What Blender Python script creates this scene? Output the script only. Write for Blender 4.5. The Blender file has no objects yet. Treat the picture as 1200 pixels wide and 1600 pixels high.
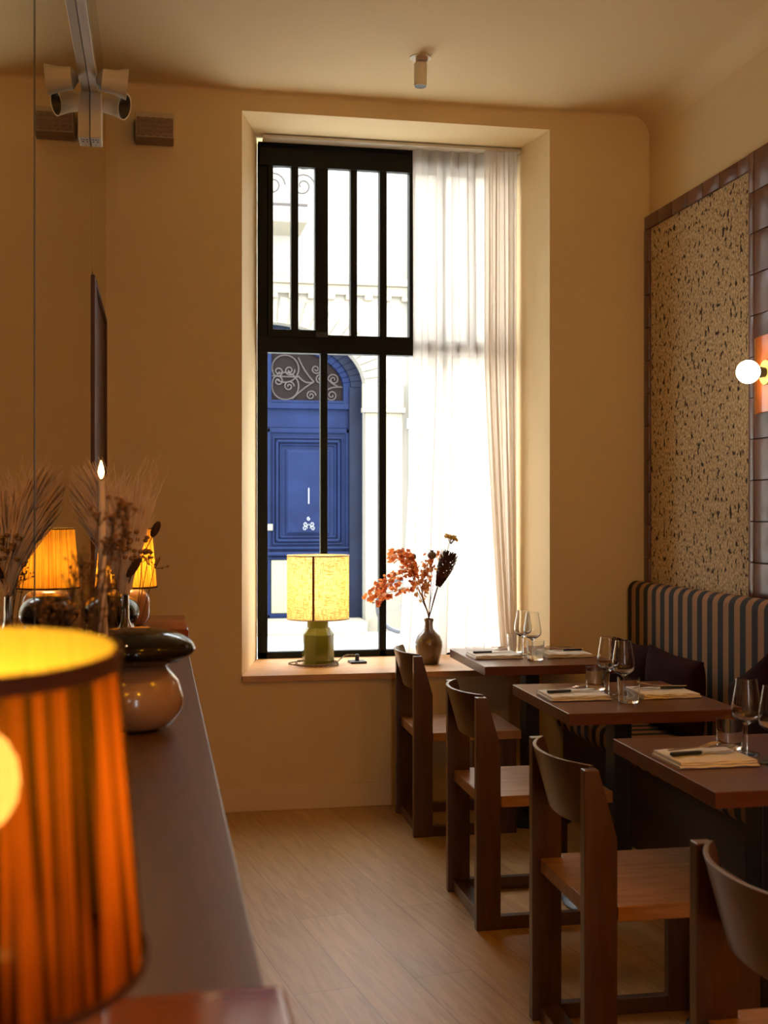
import bpy, bmesh, math, random
from mathutils import Vector, Matrix
R = random.Random(7)
C = bpy.context.scene.collection
S = bpy.context.scene
PI = math.pi

# ------------------------------------------------------------------ camera
F, YAW, EYE = 1872.0, math.radians(10.74), 1.42      # focal length in pixels of a 1200x1600 frame
cam_d = bpy.data.cameras.new('camera'); cam = bpy.data.objects.new('camera', cam_d); C.objects.link(cam)
cam_d.sensor_fit = 'VERTICAL'; cam_d.sensor_height = 36; cam_d.lens = F/1600*36
cam.location = (0, 0, EYE); cam.rotation_euler = (PI/2, 0, -YAW)
cam_d.clip_start = .02; cam_d.clip_end = 200
cam_d.dof.use_dof = True; cam_d.dof.focus_distance = 4.9; cam_d.dof.aperture_fstop = 5.6
S.camera = cam
sn, cs = math.sin(YAW), math.cos(YAW)
def X(px, Y):                                        # world x of an image column at depth Y
    u = (px-600)/F; return Y*(sn+u*cs)/(cs-u*sn)
def Z(px, py, Y):                                    # world z of a pixel at depth Y
    u = (px-600)/F; return EYE-(py-801)/F*(Y/(cs-u*sn))

# ------------------------------------------------------------------ world, sun, exposure
S.view_settings.view_transform = 'Standard'; S.view_settings.look = 'None'
S.view_settings.gamma = 1; S.view_settings.use_curve_mapping = False
S.view_settings.exposure = 0.0
S.cycles.max_bounces = 10; S.cycles.diffuse_bounces = 5; S.cycles.glossy_bounces = 5
S.cycles.transmission_bounces = 8; S.cycles.transparent_max_bounces = 16
S.cycles.caustics_reflective = False; S.cycles.caustics_refractive = False
S.cycles.sample_clamp_indirect = 8; S.cycles.blur_glossy = .5
S.cycles.use_denoising = True
W = bpy.data.worlds.new('sky'); S.world = W; W.use_nodes = True
W.node_tree.nodes['Background'].inputs[0].default_value = (.90, .96, 1, 1)
W.node_tree.nodes['Background'].inputs[1].default_value = 10.5
def light(name, kind, loc, energy, color, rot=(0, 0, 0), size=.05, sx=None, sy=None):
    d = bpy.data.lights.new(name, kind); o = bpy.data.objects.new(name, d); C.objects.link(o)
    o.location = loc; o.rotation_euler = rot; d.energy = energy; d.color = color
    if kind == 'AREA': d.shape = 'RECTANGLE'; d.size = sx; d.size_y = sy
    elif kind == 'SUN': d.angle = math.radians(3)
    else: d.shadow_soft_size = size
    return o
light('sun', 'SUN', (0, 0, 20), 3.0, (1, .95, .88), (math.radians(38), 0, math.radians(18)))
p = light('window_portal', 'AREA', (1.22, 6.5, 2.03), 1, (1, 1, 1), (-PI/2, 0, 0), sx=1.5, sy=2.85); p.data.cycles.is_portal = True
p = light('rear_portal', 'AREA', (.6, -3.45, 1.6), 1, (1, 1, 1), (PI/2, 0, 0), sx=.36, sy=1.8); p.data.cycles.is_portal = True
WARM = (1, .45, .012)
WARMER = (1, .38, .07)
for i, (x, y, e) in enumerate([(.5, 1.2, 16), (1.9, 1.5, 14), (.9, -1.6, 36)]):   # warm fill lights added out of view, overhead and behind the camera
    if e: light('warm_fill_light', 'POINT', (x, y, 3.22), e, WARM, size=.08)

# ------------------------------------------------------------------ helpers
def link(o): C.objects.link(o); return o
def thing(name, label, cat, loc=(0, 0, 0), rz=0, group=None):
    o = bpy.data.objects.new(name, None); link(o); o.location = loc; o.rotation_euler = (0, 0, rz)
    o.empty_display_size = .05
    o['label'] = label; o['category'] = cat
    if group: o['group'] = group
    return o
def tag(o, label, cat, group=None, kind=None):
    o['label'] = label; o['category'] = cat
    if group: o['group'] = group
    if kind: o['kind'] = kind
    return o
def obj(name, bm, mat, parent=None, smooth=None, bevel=0, loc=None, label=None):
    me = bpy.data.meshes.new(name)
    bmesh.ops.recalc_face_normals(bm, faces=bm.faces)
    bm.to_mesh(me); bm.free()
    o = bpy.data.objects.new(name, me); link(o)
    if mat: me.materials.append(mat)
    if parent: o.parent = parent
    if loc: o.location = loc
    if smooth is not None:
        for p in me.polygons: p.use_smooth = True
        if smooth < 180:
            me.set_sharp_from_angle(angle=math.radians(smooth))
    if bevel:
        m = o.modifiers.new('bevel', 'BEVEL'); m.width = bevel; m.segments = 2; m.limit_method = 'ANGLE'
    if label: o['label'] = label
    return o
def struct(name, bm, mat, **k):
    o = obj(name, bm, mat, **k); o['kind'] = 'structure'; return o
def dup(root, loc, rz=None, label=None, group=None):
    r = root.copy(); link(r); r.location = loc
    if rz is not None: r.rotation_euler = (0, 0, rz)
    if label: r['label'] = label
    if group: r['group'] = group
    for ch in list(root.children):
        c = ch.copy(); link(c); c.parent = r
        for g in list(ch.children):
            d = g.copy(); link(d); d.parent = c
    return r
def B(): return bmesh.new()
def box(bm, x0, x1, y0, y1, z0, z1):
    v = [bm.verts.new(p) for p in ((x0,y0,z0),(x1,y0,z0),(x1,y1,z0),(x0,y1,z0),(x0,y0,z1),(x1,y0,z1),(x1,y1,z1),(x0,y1,z1))]
    for f in ((3,2,1,0),(4,5,6,7),(0,1,5,4),(1,2,6,5),(2,3,7,6),(3,0,4,7)): bm.faces.new([v[i] for i in f])
    return bm
def boxes(*a):
    bm = B()
    for t in a: box(bm, *t)
    return bm
def rbox(x0, x1, y0, y1, z0, z1, r, seg=4):
    bm = boxes((x0, x1, y0, y1, z0, z1))
    bmesh.ops.bevel(bm, geom=bm.edges[:], offset=r, segments=seg, profile=.5, affect='EDGES')
    return bm
def prism(bm, pts, axis, a, b):                       # polygon extruded along an axis from a to b
    def P(p, t): return {'x': (t, p[0], p[1]), 'y': (p[0], t, p[1]), 'z': (p[0], p[1], t)}[axis]
    A = [bm.verts.new(P(p, a)) for p in pts]; D = [bm.verts.new(P(p, b)) for p in pts]
    n = len(pts)
    bm.faces.new(A); bm.faces.new(D[::-1])
    for i in range(n): bm.faces.new((A[i], A[(i+1) % n], D[(i+1) % n], D[i]))
    return bm
def lathe(bm, prof, n=40, c=(0, 0), cap=True, closed=False, fn=None):
    rings = []
    for r, z in prof:
        ring = []
        for i in range(n):
            a = 2*PI*i/n; rr = r*(fn(a, z) if fn else 1)
            ring.append(bm.verts.new((c[0]+rr*math.cos(a), c[1]+rr*math.sin(a), z)))
        rings.append(ring)
    m = len(rings)
    for k in range(m if closed else m-1):
        a, b = rings[k], rings[(k+1) % m]
        for i in range(n): bm.faces.new((a[i], a[(i+1) % n], b[(i+1) % n], b[i]))
    if cap and not closed:
        bm.faces.new(rings[0][::-1]); bm.faces.new(rings[-1])
    return bm
def tube(bm, pts, r, n=8, cap=True):
    pts = [Vector(p) for p in pts]
    if not isinstance(r, (list, tuple)): r = [r]*len(pts)
    rings = []
    up = None
    for i, p in enumerate(pts):
        t = (pts[min(i+1, len(pts)-1)]-pts[max(i-1, 0)])
        if t.length < 1e-9: t = Vector((0, 0, 1))
        t.normalize()
        if up is None: up = Vector((0, 0, 1)) if abs(t.z) < .9 else Vector((1, 0, 0))
        s = t.cross(up)
        if s.length < 1e-6: s = t.cross(Vector((1, .3, 0)))
        s.normalize(); up = s.cross(t).normalized()
        rings.append([bm.verts.new(p+(s*math.cos(2*PI*k/n)+up*math.sin(2*PI*k/n))*r[i]) for k in range(n)])
    for a, b in zip(rings, rings[1:]):
        for k in range(n): bm.faces.new((a[k], a[(k+1) % n], b[(k+1) % n], b[k]))
    if cap and n > 2: bm.faces.new(rings[0][::-1]); bm.faces.new(rings[-1])
    return bm
def blob(bm, c, rx, ry, rz, seg=16, rot=None, fn=None):
    M = Matrix.Translation(c) @ (rot.to_4x4() if rot else Matrix.Identity(4)) @ Matrix.Diagonal((rx, ry, rz, 1))
    r = bmesh.ops.create_uvsphere(bm, u_segments=seg, v_segments=max(6, seg//2), radius=1)
    for v in r['verts']:
        if fn: v.co = fn(v.co)
        v.co = M @ v.co
    return bm
def bez(p0, p1, p2, n=12):
    p0, p1, p2 = Vector(p0), Vector(p1), Vector(p2)
    return [p0*(1-t)**2+p1*2*t*(1-t)+p2*t*t for t in [i/n for i in range(n+1)]]

# ------------------------------------------------------------------ materials
def mat(name, col, rough=.5, spec=.5, metal=0, coat=0, coat_r=.1, bump=0, bscale=40, vary=0, vscale=6, stretch=(1,1,1), col2=None):
    m = bpy.data.materials.new(name); m.use_nodes = True
    nt = m.node_tree; N = nt.nodes; L = nt.links; b = N['Principled BSDF']
    b.inputs['Base Color'].default_value = (*col, 1); b.inputs['Roughness'].default_value = rough
    b.inputs['Specular IOR Level'].default_value = spec; b.inputs['Metallic'].default_value = metal
    b.inputs['Coat Weight'].default_value = coat; b.inputs['Coat Roughness'].default_value = coat_r
    if bump or vary or col2:
        tc = N.new('ShaderNodeTexCoord'); mp = N.new('ShaderNodeMapping'); mp.inputs['Scale'].default_value = stretch
        L.new(tc.outputs['Object'], mp.inputs['Vector'])
    if vary or col2:
        n = N.new('ShaderNodeTexNoise'); n.inputs['Scale'].default_value = vscale; n.inputs['Detail'].default_value = 6
        n.inputs['Roughness'].default_value = .6
        L.new(mp.outputs[0], n.inputs['Vector'])
        r = N.new('ShaderNodeValToRGB'); r.color_ramp.elements[0].position = .3; r.color_ramp.elements[1].position = .7
        c2 = col2 or tuple(c*(1-vary) for c in col)
        r.color_ramp.elements[0].color = (*c2, 1); r.color_ramp.elements[1].color = (*col, 1)
        L.new(n.outputs['Fac'], r.inputs[0]); L.new(r.outputs[0], b.inputs['Base Color'])
    if bump:
        n2 = N.new('ShaderNodeTexNoise'); n2.inputs['Scale'].default_value = bscale; n2.inputs['Detail'].default_value = 5
        L.new(mp.outputs[0], n2.inputs['Vector'])
        bp = N.new('ShaderNodeBump'); bp.inputs['Strength'].default_value = bump; bp.inputs['Distance'].default_value = .01
        L.new(n2.outputs['Fac'], bp.inputs['Height']); L.new(bp.outputs[0], b.inputs['Normal'])
    m.diffuse_color = (*col, 1)
    return m
def emis(name, col, st):
    m = bpy.data.materials.new(name); m.use_nodes = True; nt = m.node_tree; nt.nodes.clear()
    e = nt.nodes.new('ShaderNodeEmission'); e.inputs[0].default_value = (*col, 1); e.inputs[1].default_value = st
    o = nt.nodes.new('ShaderNodeOutputMaterial'); nt.links.new(e.outputs[0], o.inputs[0]); return m
def N_(nt, t, **k):
    n = nt.nodes.new(t)
    for a, v in k.items(): setattr(n, a, v)
    return n
def wood(name, c1, c2, rough=.45, scale=(1, 1, 1), bump=.06, coat=0, nscale=9):
    m = mat(name, c1, rough=rough, coat=coat, coat_r=.26)
    nt = m.node_tree; N = nt.nodes; L = nt.links; b = N['Principled BSDF']
    tc = N_(nt, 'ShaderNodeTexCoord'); mp = N_(nt, 'ShaderNodeMapping'); mp.inputs['Scale'].default_value = scale
    L.new(tc.outputs['Object'], mp.inputs[0])
    n = N_(nt, 'ShaderNodeTexNoise'); n.inputs['Scale'].default_value = nscale; n.inputs['Detail'].default_value = 8
    n.inputs['Distortion'].default_value = .8
    L.new(mp.outputs[0], n.inputs['Vector'])
    r = N_(nt, 'ShaderNodeValToRGB'); r.color_ramp.elements[0].position = .32; r.color_ramp.elements[1].position = .68
    r.color_ramp.elements[0].color = (*c2, 1); r.color_ramp.elements[1].color = (*c1, 1)
    L.new(n.outputs['Fac'], r.inputs[0]); L.new(r.outputs[0], b.inputs['Base Color'])
    bp = N_(nt, 'ShaderNodeBump'); bp.inputs['Strength'].default_value = bump; bp.inputs['Distance'].default_value = .004
    L.new(n.outputs['Fac'], bp.inputs['Height']); L.new(bp.outputs[0], b.inputs['Normal'])
    return m
M = {}
M['wall'] = mat('cream_plaster', (.80, .62, .345), rough=.75, spec=.25, bump=.06, bscale=9, vary=.05, vscale=1.5)
M['ceiling'] = mat('ceiling_paint', (.82, .645, .37), rough=.8, spec=.2, bump=.05, bscale=5)
M['base'] = mat('baseboard_paint', (.80, .62, .36), rough=.5)
M['sill'] = wood('sill_wood', (.66, .37, .16), (.50, .26, .10), rough=.4, scale=(1.2, 9, 9), nscale=4)
M['frame'] = mat('window_frame_paint', (.003, .0045, .004), rough=.5, spec=.15)
M['bar'] = wood('sideboard_wood', (.12, .060, .036), (.085, .041, .025), rough=.36, scale=(14, 1.4, 14), nscale=3, bump=.03)
M['riser'] = mat('riser_lacquer', (.26, .048, .007), rough=.14, spec=.3, vary=.3, vscale=4)
M['trimwood'] = wood('dark_red_wood', (.075, .018, .007), (.045, .010, .005), rough=.6, scale=(10, 10, 1), nscale=3)
M['chair'] = wood('chair_wood_shaded', (.092, .037, .017), (.062, .025, .011), rough=.34, coat=.5,  scale=(10, 10, 1.2), nscale=4, bump=.04)  # same wood as the seats, darkened to paint shade into legs and backs
M['seat'] = wood('chair_wood_daylit', (.42, .22, .10), (.27, .125, .052), rough=.34, scale=(2.2, 14, 8), nscale=3.5, bump=.05)  # same wood as the legs, lightened to paint daylight into the seats
M['table'] = wood('table_wood', (.15, .048, .022), (.11, .034, .016), rough=.30, scale=(1.5, 12, 12), nscale=3, bump=.02)
M['black'] = mat('black_metal', (.008, .008, .009), rough=.45)
M['bench_base'] = wood('banquette_base_wood', (.045, .022, .012), (.03, .014, .008), rough=.5, scale=(10, 10, 1))
M['napkin'] = mat('napkin_linen', (.88, .82, .72), rough=.9, bump=.15, bscale=260)
M['steel'] = mat('steel', (.75, .70, .64), rough=.16, metal=1)
M['plastic'] = mat('black_plastic', (.012, .012, .013), rough=.35)
M['white'] = mat('white_powdercoat', (.72, .66, .56), rough=.5)
M['speakerbody'] = mat('speaker_case', (.52, .42, .28), rough=.6)
M['darkhole'] = mat('dark_inside', (.02, .018, .016), rough=.5)
M['darkglaze'] = mat('dark_brown_glaze', (.010, .007, .006), rough=.07, spec=.22)
M['tanglaze'] = mat('tan_glaze', (.42, .25, .15), rough=.2, coat=.7, coat_r=.06, vary=.2, vscale=8)
M['lampbase'] = mat('brown_ceramic', (.42, .20, .10), rough=.25, coat=.3)
M['green'] = mat('green_ceramic', (.15, .18, .018), rough=.2, coat=.7, coat_r=.06)
M['vase'] = mat('brown_stoneware', (.085, .045, .022), rough=.22, coat=.6, col2=(.15, .085, .045), vscale=5)
M['wax'] = mat('candle_wax', (.80, .66, .58), rough=.5); M['wax'].node_tree.nodes['Principled BSDF'].inputs['Subsurface Weight'].default_value = 0
M['wick'] = mat('wick', (.02, .015, .012), rough=.9)
M['flame'] = emis('flame', (1, .62, .22), 22)
M['cushion'] = mat('maroon_velvet', (.022, .006, .006), rough=.95, spec=.1, bump=.1, bscale=120)
M['cord'] = mat('braided_cord', (.30, .22, .15), rough=.8, vary=.75, vscale=160)
M['stem'] = mat('dried_stem', (.10, .055, .025), rough=.8)
M['pod'] = mat('poppy_pod_skin', (.24, .15, .10), rough=.8, vary=.3, vscale=40)
M['protea'] = mat('protea_petals', (.085, .024, .014), rough=.8, vary=.4, vscale=60)
M['yarrow'] = mat('yarrow_bloom', (.80, .48, .10), rough=.9, vary=.5, vscale=90)
M['bud'] = mat('dried_bud', (.36, .19, .085), rough=.9, vary=.4, vscale=50)
M['darkbud'] = mat('dark_seed_head', (.045, .014, .008), rough=.9)
M['facade'] = mat('limestone', (.25, .232, .195), rough=.9, bump=.2, bscale=3, vary=.12, vscale=.9)
M['stone_trim'] = mat('limestone_moulding', (.22, .195, .145), rough=.9, bump=.2, bscale=8, vary=.2, vscale=3)
M['street'] = mat('pale_paving', (.72, .71, .68), rough=.85, bump=.2, bscale=6, vary=.1, vscale=1)
M['blue'] = mat('blue_door_paint', (.0065, .013, .045), rough=.45, spec=.06, vary=.35, vscale=2.5, bump=.1, bscale=20)
M['darkblue'] = mat('blue_frame_paint', (.0055, .009, .022), rough=.5, spec=.1, vary=.4, vscale=5)
M['iron'] = mat('wrought_iron', (.045, .038, .036), rough=.6, spec=.2)
M['fanglass'] = mat('dark_fanlight_glass', (.008, .005, .005), rough=.5, spec=.05)
M['brass'] = mat('pale_metal_plate', (.17, .165, .115), rough=.4, spec=.2)
M['zinc'] = mat('grey_zinc', (.22, .23, .25), rough=.5)
M['rubber'] = mat('tyre_rubber', (.03, .033, .04), rough=.7)
M['rim'] = mat('bicycle_rim', (.10, .11, .13), rough=.4)
M['copper'] = mat('orange_glazed_backplate', (.50, .11, .012), rough=.18, coat=.9, coat_r=.05)
M['globe'] = emis('globe_glow', (1, .80, .50), 24)
M['bulb'] = emis('bulb_glow', (1, .70, .30), 55)
M['rose'] = mat('cream_ceiling_rose', (.78, .70, .55), rough=.5)

# panes: clear, slightly reflective
def pane_mat(name, t=.92, tint=(1, 1, 1)):
    m = bpy.data.materials.new(name); m.use_nodes = True; nt = m.node_tree; nt.nodes.clear(); L = nt.links
    tr = N_(nt, 'ShaderNodeBsdfTransparent'); tr.inputs[0].default_value = (*tint, 1)
    g = N_(nt, 'ShaderNodeBsdfGlossy'); g.inputs['Roughness'].default_value = .01
    mx = N_(nt, 'ShaderNodeMixShader'); mx.inputs[0].default_value = 1-t
    o = N_(nt, 'ShaderNodeOutputMaterial')
    L.new(tr.outputs[0], mx.inputs[1]); L.new(g.outputs[0], mx.inputs[2]); L.new(mx.outputs[0], o.inputs[0]); return m
M['pane'] = pane_mat('window_glass', .998)
def glass_mat(name, rough=0):
    m = bpy.data.materials.new(name); m.use_nodes = True; nt = m.node_tree; nt.nodes.clear()
    g = N_(nt, 'ShaderNodeBsdfGlass'); g.inputs['IOR'].default_value = 1.47; g.inputs['Roughness'].default_value = rough
    o = N_(nt, 'ShaderNodeOutputMaterial'); nt.links.new(g.outputs[0], o.inputs[0]); return m
M['glass'] = glass_mat('drinking_glass')
m = bpy.data.materials.new('mirror_glass'); m.use_nodes = True; nt = m.node_tree; nt.nodes.clear()
g = N_(nt, 'ShaderNodeBsdfGlossy'); g.inputs['Roughness'].default_value = 0; g.inputs['Color'].default_value = (.86, .84, .78, 1)
nt.links.new(g.outputs[0], N_(nt, 'ShaderNodeOutputMaterial').inputs[0]); M['mirror'] = m

# sheer cloth: see-through, translucent and diffuse
def sheer(name, col, see, trans, seam=False):
    m = bpy.data.materials.new(name); m.use_nodes = True; nt = m.node_tree; nt.nodes.clear(); L = nt.links
    d = N_(nt, 'ShaderNodeBsdfDiffuse'); d.inputs[0].default_value = (*col, 1)
    t = N_(nt, 'ShaderNodeBsdfTranslucent'); t.inputs[0].default_value = (*col, 1)
    tr = N_(nt, 'ShaderNodeBsdfTransparent')
    m1 = N_(nt, 'ShaderNodeMixShader'); m1.inputs[0].default_value = trans
    L.new(d.outputs[0], m1.inputs[1]); L.new(t.outputs[0], m1.inputs[2])
    m2 = N_(nt, 'ShaderNodeMixShader')
    lw = N_(nt, 'ShaderNodeLayerWeight'); lw.inputs[0].default_value = .35    # cloth seen edge-on is denser
    mr = N_(nt, 'ShaderNodeMapRange'); mr.inputs[3].default_value = see; mr.inputs[4].default_value = see*.15
    L.new(lw.outputs['Facing'], mr.inputs[0]); L.new(mr.outputs[0], m2.inputs[0])
    L.new(m1.outputs[0], m2.inputs[1]); L.new(tr.outputs[0], m2.inputs[2])
    L.new(m2.outputs[0], N_(nt, 'ShaderNodeOutputMaterial').inputs[0]); return m
M['curtain'] = sheer('sheer_curtain', (.83, .755, .67), .17, .72)

# pleated lampshade cloth: translucent amber, denser where the pleats overlap
def pleat_mat(name, c1, c2, n, see=.05, lining=None, lo=.40, hi=.56):
    m = bpy.data.materials.new(name); m.use_nodes = True; nt = m.node_tree; nt.nodes.clear(); L = nt.links
    tc = N_(nt, 'ShaderNodeTexCoord'); sx = N_(nt, 'ShaderNodeSeparateXYZ'); L.new(tc.outputs['Object'], sx.inputs[0])
    at = N_(nt, 'ShaderNodeMath', operation='ARCTAN2'); L.new(sx.outputs[1], at.inputs[0]); L.new(sx.outputs[0], at.inputs[1])
    def band(k, detail):
        mu = N_(nt, 'ShaderNodeMath', operation='MULTIPLY'); mu.inputs[1].default_value = k; L.new(at.outputs[0], mu.inputs[0])
        cb = N_(nt, 'ShaderNodeCombineXYZ'); L.new(mu.outputs[0], cb.inputs[0])
        mz = N_(nt, 'ShaderNodeMath', operation='MULTIPLY'); mz.inputs[1].default_value = 2.0; L.new(sx.outputs[2], mz.inputs[0]); L.new(mz.outputs[0], cb.inputs[1])
        no = N_(nt, 'ShaderNodeTexNoise'); no.inputs['Scale'].default_value = 1; no.inputs['Detail'].default_value = detail
        L.new(cb.outputs[0], no.inputs['Vector']); return no
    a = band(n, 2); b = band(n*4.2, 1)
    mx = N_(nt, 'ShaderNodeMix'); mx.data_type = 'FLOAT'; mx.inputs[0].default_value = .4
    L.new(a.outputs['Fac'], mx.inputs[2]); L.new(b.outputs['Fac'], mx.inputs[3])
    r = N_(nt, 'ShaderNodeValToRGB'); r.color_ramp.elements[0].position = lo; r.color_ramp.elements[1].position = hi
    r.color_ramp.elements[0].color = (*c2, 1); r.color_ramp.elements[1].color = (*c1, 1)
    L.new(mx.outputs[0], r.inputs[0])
    d = N_(nt, 'ShaderNodeBsdfDiffuse'); t = N_(nt, 'ShaderNodeBsdfTranslucent'); tr = N_(nt, 'ShaderNodeBsdfTransparent'); tr.inputs[0].default_value = (1, .60, .22, 1)
    ge = N_(nt, 'ShaderNodeNewGeometry'); lin = N_(nt, 'ShaderNodeMix'); lin.data_type = 'RGBA'; lin.inputs[7].default_value = (*(lining or c1), 1)   # cream lining on the inner face
    L.new(ge.outputs['Backfacing'], lin.inputs[0]); L.new(r.outputs[0], lin.inputs[6])
    L.new(r.outputs[0], t.inputs[0]); L.new(lin.outputs[2], d.inputs[0])
    m1 = N_(nt, 'ShaderNodeMixShader'); m1.inputs[0].default_value = .6; L.new(d.outputs[0], m1.inputs[1]); L.new(t.outputs[0], m1.inputs[2])
    m2 = N_(nt, 'ShaderNodeMixShader'); m2.inputs[0].default_value = see; L.new(m1.outputs[0], m2.inputs[1]); L.new(tr.outputs[0], m2.inputs[2])
    L.new(m2.outputs[0], N_(nt, 'ShaderNodeOutputMaterial').inputs[0]); return m
M['pleat'] = pleat_mat('pleated_amber_cloth', (1, .52, .05), (.50, .15, .010), 26, see=.0, lining=(.95, .75, .3))
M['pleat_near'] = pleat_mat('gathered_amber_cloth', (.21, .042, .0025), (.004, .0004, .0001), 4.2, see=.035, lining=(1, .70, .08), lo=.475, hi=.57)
M['shadeband'] = mat('shade_binding', (.06, .014, .006), rough=.8)

# linen shade: translucent with an open slubby weave
m = bpy.data.materials.new('yellow_linen'); m.use_nodes = True; nt = m.node_tree; nt.nodes.clear(); L = nt.links
tc = N_(nt, 'ShaderNodeTexCoord')
rs = []
for sc in ((30, 30, 420), (420, 420, 30)):
    mp = N_(nt, 'ShaderNodeMapping'); mp.inputs['Scale'].default_value = sc; L.new(tc.outputs['Object'], mp.inputs[0])
    no = N_(nt, 'ShaderNodeTexNoise'); no.inputs['Scale'].default_value = 1; no.inputs['Detail'].default_value = 2; L.new(mp.outputs[0], no.inputs['Vector']); rs.append(no)
ad = N_(nt, 'ShaderNodeMath', operation='MINIMUM'); L.new(rs[0].outputs['Fac'], ad.inputs[0]); L.new(rs[1].outputs['Fac'], ad.inputs[1])
r = N_(nt, 'ShaderNodeValToRGB'); r.color_ramp.elements[0].position = .36; r.color_ramp.elements[1].position = .50
r.color_ramp.elements[0].color = (.62, .30, .06, 1); r.color_ramp.elements[1].color = (1, .86, .42, 1); L.new(ad.outputs[0], r.inputs[0])
d = N_(nt, 'ShaderNodeBsdfDiffuse'); t = N_(nt, 'ShaderNodeBsdfTranslucent'); L.new(r.outputs[0], d.inputs[0]); L.new(r.outputs[0], t.inputs[0])
mx = N_(nt, 'ShaderNodeMixShader'); mx.inputs[0].default_value = .62; L.new(d.outputs[0], mx.inputs[1]); L.new(t.outputs[0], mx.inputs[2])
L.new(mx.outputs[0], N_(nt, 'ShaderNodeOutputMaterial').inputs[0]); M['linen'] = m

# thin leaves and plume strands let light through
def leaf_mat(name, c1, c2, tr=.45, scale=30, isl=False):
    m = bpy.data.materials.new(name); m.use_nodes = True; nt = m.node_tree; nt.nodes.clear(); L = nt.links
    tc = N_(nt, 'ShaderNodeTexCoord'); no = N_(nt, 'ShaderNodeTexNoise'); no.inputs['Scale'].default_value = scale; L.new(tc.outputs['Object'], no.inputs['Vector'])
    r = N_(nt, 'ShaderNodeValToRGB'); r.color_ramp.elements[0].position = .35; r.color_ramp.elements[1].position = .65
    r.color_ramp.elements[0].color = (*c2, 1); r.color_ramp.elements[1].color = (*c1, 1)
    if isl:
        ge = N_(nt, 'ShaderNodeNewGeometry'); L.new(ge.outputs['Random Per Island'], r.inputs[0]); r.color_ramp.elements[0].position = .1; r.color_ramp.elements[1].position = .8
        e = r.color_ramp.elements.new(.95); e.color = (.85, .50, .30, 1)
    else: L.new(no.outputs['Fac'], r.inputs[0])
    d = N_(nt, 'ShaderNodeBsdfDiffuse'); t = N_(nt, 'ShaderNodeBsdfTranslucent'); L.new(r.outputs[0], d.inputs[0]); L.new(r.outputs[0], t.inputs[0])
    mx = N_(nt, 'ShaderNodeMixShader'); mx.inputs[0].default_value = tr; L.new(d.outputs[0], mx.inputs[1]); L.new(t.outputs[0], mx.inputs[2])
    L.new(mx.outputs[0], N_(nt, 'ShaderNodeOutputMaterial').inputs[0]); return m
M['leaf'] = leaf_mat('orange_dried_leaf', (.92, .36, .10), (.42, .085, .03), .55, isl=True)
M['leafpale'] = leaf_mat('tan_dried_leaf', (.85, .52, .20), (.55, .20, .07), .5, isl=True)
M['plume'] = leaf_mat('cream_plume', (.95, .80, .66), (.85, .68, .52), .4)

# striped upholstery: navy and tan stripes across the bench
m = mat('striped_upholstery', (.5, .3, .15), rough=.85, bump=.1, bscale=300); nt = m.node_tree; L = nt.links
tc = N_(nt, 'ShaderNodeTexCoord'); sx = N_(nt, 'ShaderNodeSeparateXYZ'); L.new(tc.outputs['Object'], sx.inputs[0])
dv = N_(nt, 'ShaderNodeMath', operation='DIVIDE'); dv.inputs[1].default_value = .098; L.new(sx.outputs[1], dv.inputs[0])
fr = N_(nt, 'ShaderNodeMath', operation='FRACT'); L.new(dv.outputs[0], fr.inputs[0])
gt = N_(nt, 'ShaderNodeMath', operation='GREATER_THAN'); gt.inputs[1].default_value = .5; L.new(fr.outputs[0], gt.inputs[0])
mc = N_(nt, 'ShaderNodeMix'); mc.data_type = 'RGBA'; mc.inputs[6].default_value = (.33, .165, .075, 1); mc.inputs[7].default_value = (.010, .013, .017, 1)
L.new(gt.outputs[0], mc.inputs[0]); L.new(mc.outputs[2], nt.nodes['Principled BSDF'].inputs['Base Color']); M['stripe'] = m

# rough tan panel with small dark pits and straw flecks
m = mat('pitted_tan_panel', (.4, .3, .16), rough=.9); nt = m.node_tree; L = nt.links; pb = nt.nodes['Principled BSDF']
tc = N_(nt, 'ShaderNodeTexCoord')
mp = N_(nt, 'ShaderNodeMapping'); mp.inputs['Scale'].default_value = (1, 1, .75); L.new(tc.outputs['Object'], mp.inputs[0])
n1 = N_(nt, 'ShaderNodeTexNoise'); n1.inputs['Scale'].default_value = 42; n1.inputs['Detail'].default_value = 3; L.new(mp.outputs[0], n1.inputs['Vector'])
n2 = N_(nt, 'ShaderNodeTexNoise'); n2.inputs['Scale'].default_value = 95; n2.inputs['Detail'].default_value = 4; L.new(mp.outputs[0], n2.inputs['Vector'])
ra = N_(nt, 'ShaderNodeValToRGB'); ra.color_ramp.elements[0].position = .355; ra.color_ramp.elements[1].position = .43
ra.color_ramp.elements[0].color = (.05, .022, .008, 1); ra.color_ramp.elements[1].color = (1, 1, 1, 1); L.new(n1.outputs['Fac'], ra.inputs[0])
rb = N_(nt, 'ShaderNodeValToRGB'); rb.color_ramp.elements[0].position = .35; rb.color_ramp.elements[1].position = .62
rb.color_ramp.elements[0].color = (.30, .19, .09, 1); rb.color_ramp.elements[1].color = (.74, .56, .32, 1); L.new(n2.outputs['Fac'], rb.inputs[0])
mm = N_(nt, 'ShaderNodeMix'); mm.data_type = 'RGBA'; mm.blend_type = 'MULTIPLY'; mm.inputs[0].default_value = 1
L.new(rb.outputs[0], mm.inputs[6]); L.new(ra.outputs[0], mm.inputs[7]); L.new(mm.outputs[2], pb.inputs['Base Color'])
bp = N_(nt, 'ShaderNodeBump'); bp.inputs['Strength'].default_value = .6; bp.inputs['Distance'].default_value = .008
aa = N_(nt, 'ShaderNodeMath', operation='ADD'); L.new(n1.outputs['Fac'], aa.inputs[0]); L.new(n2.outputs['Fac'], aa.inputs[1])
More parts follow.
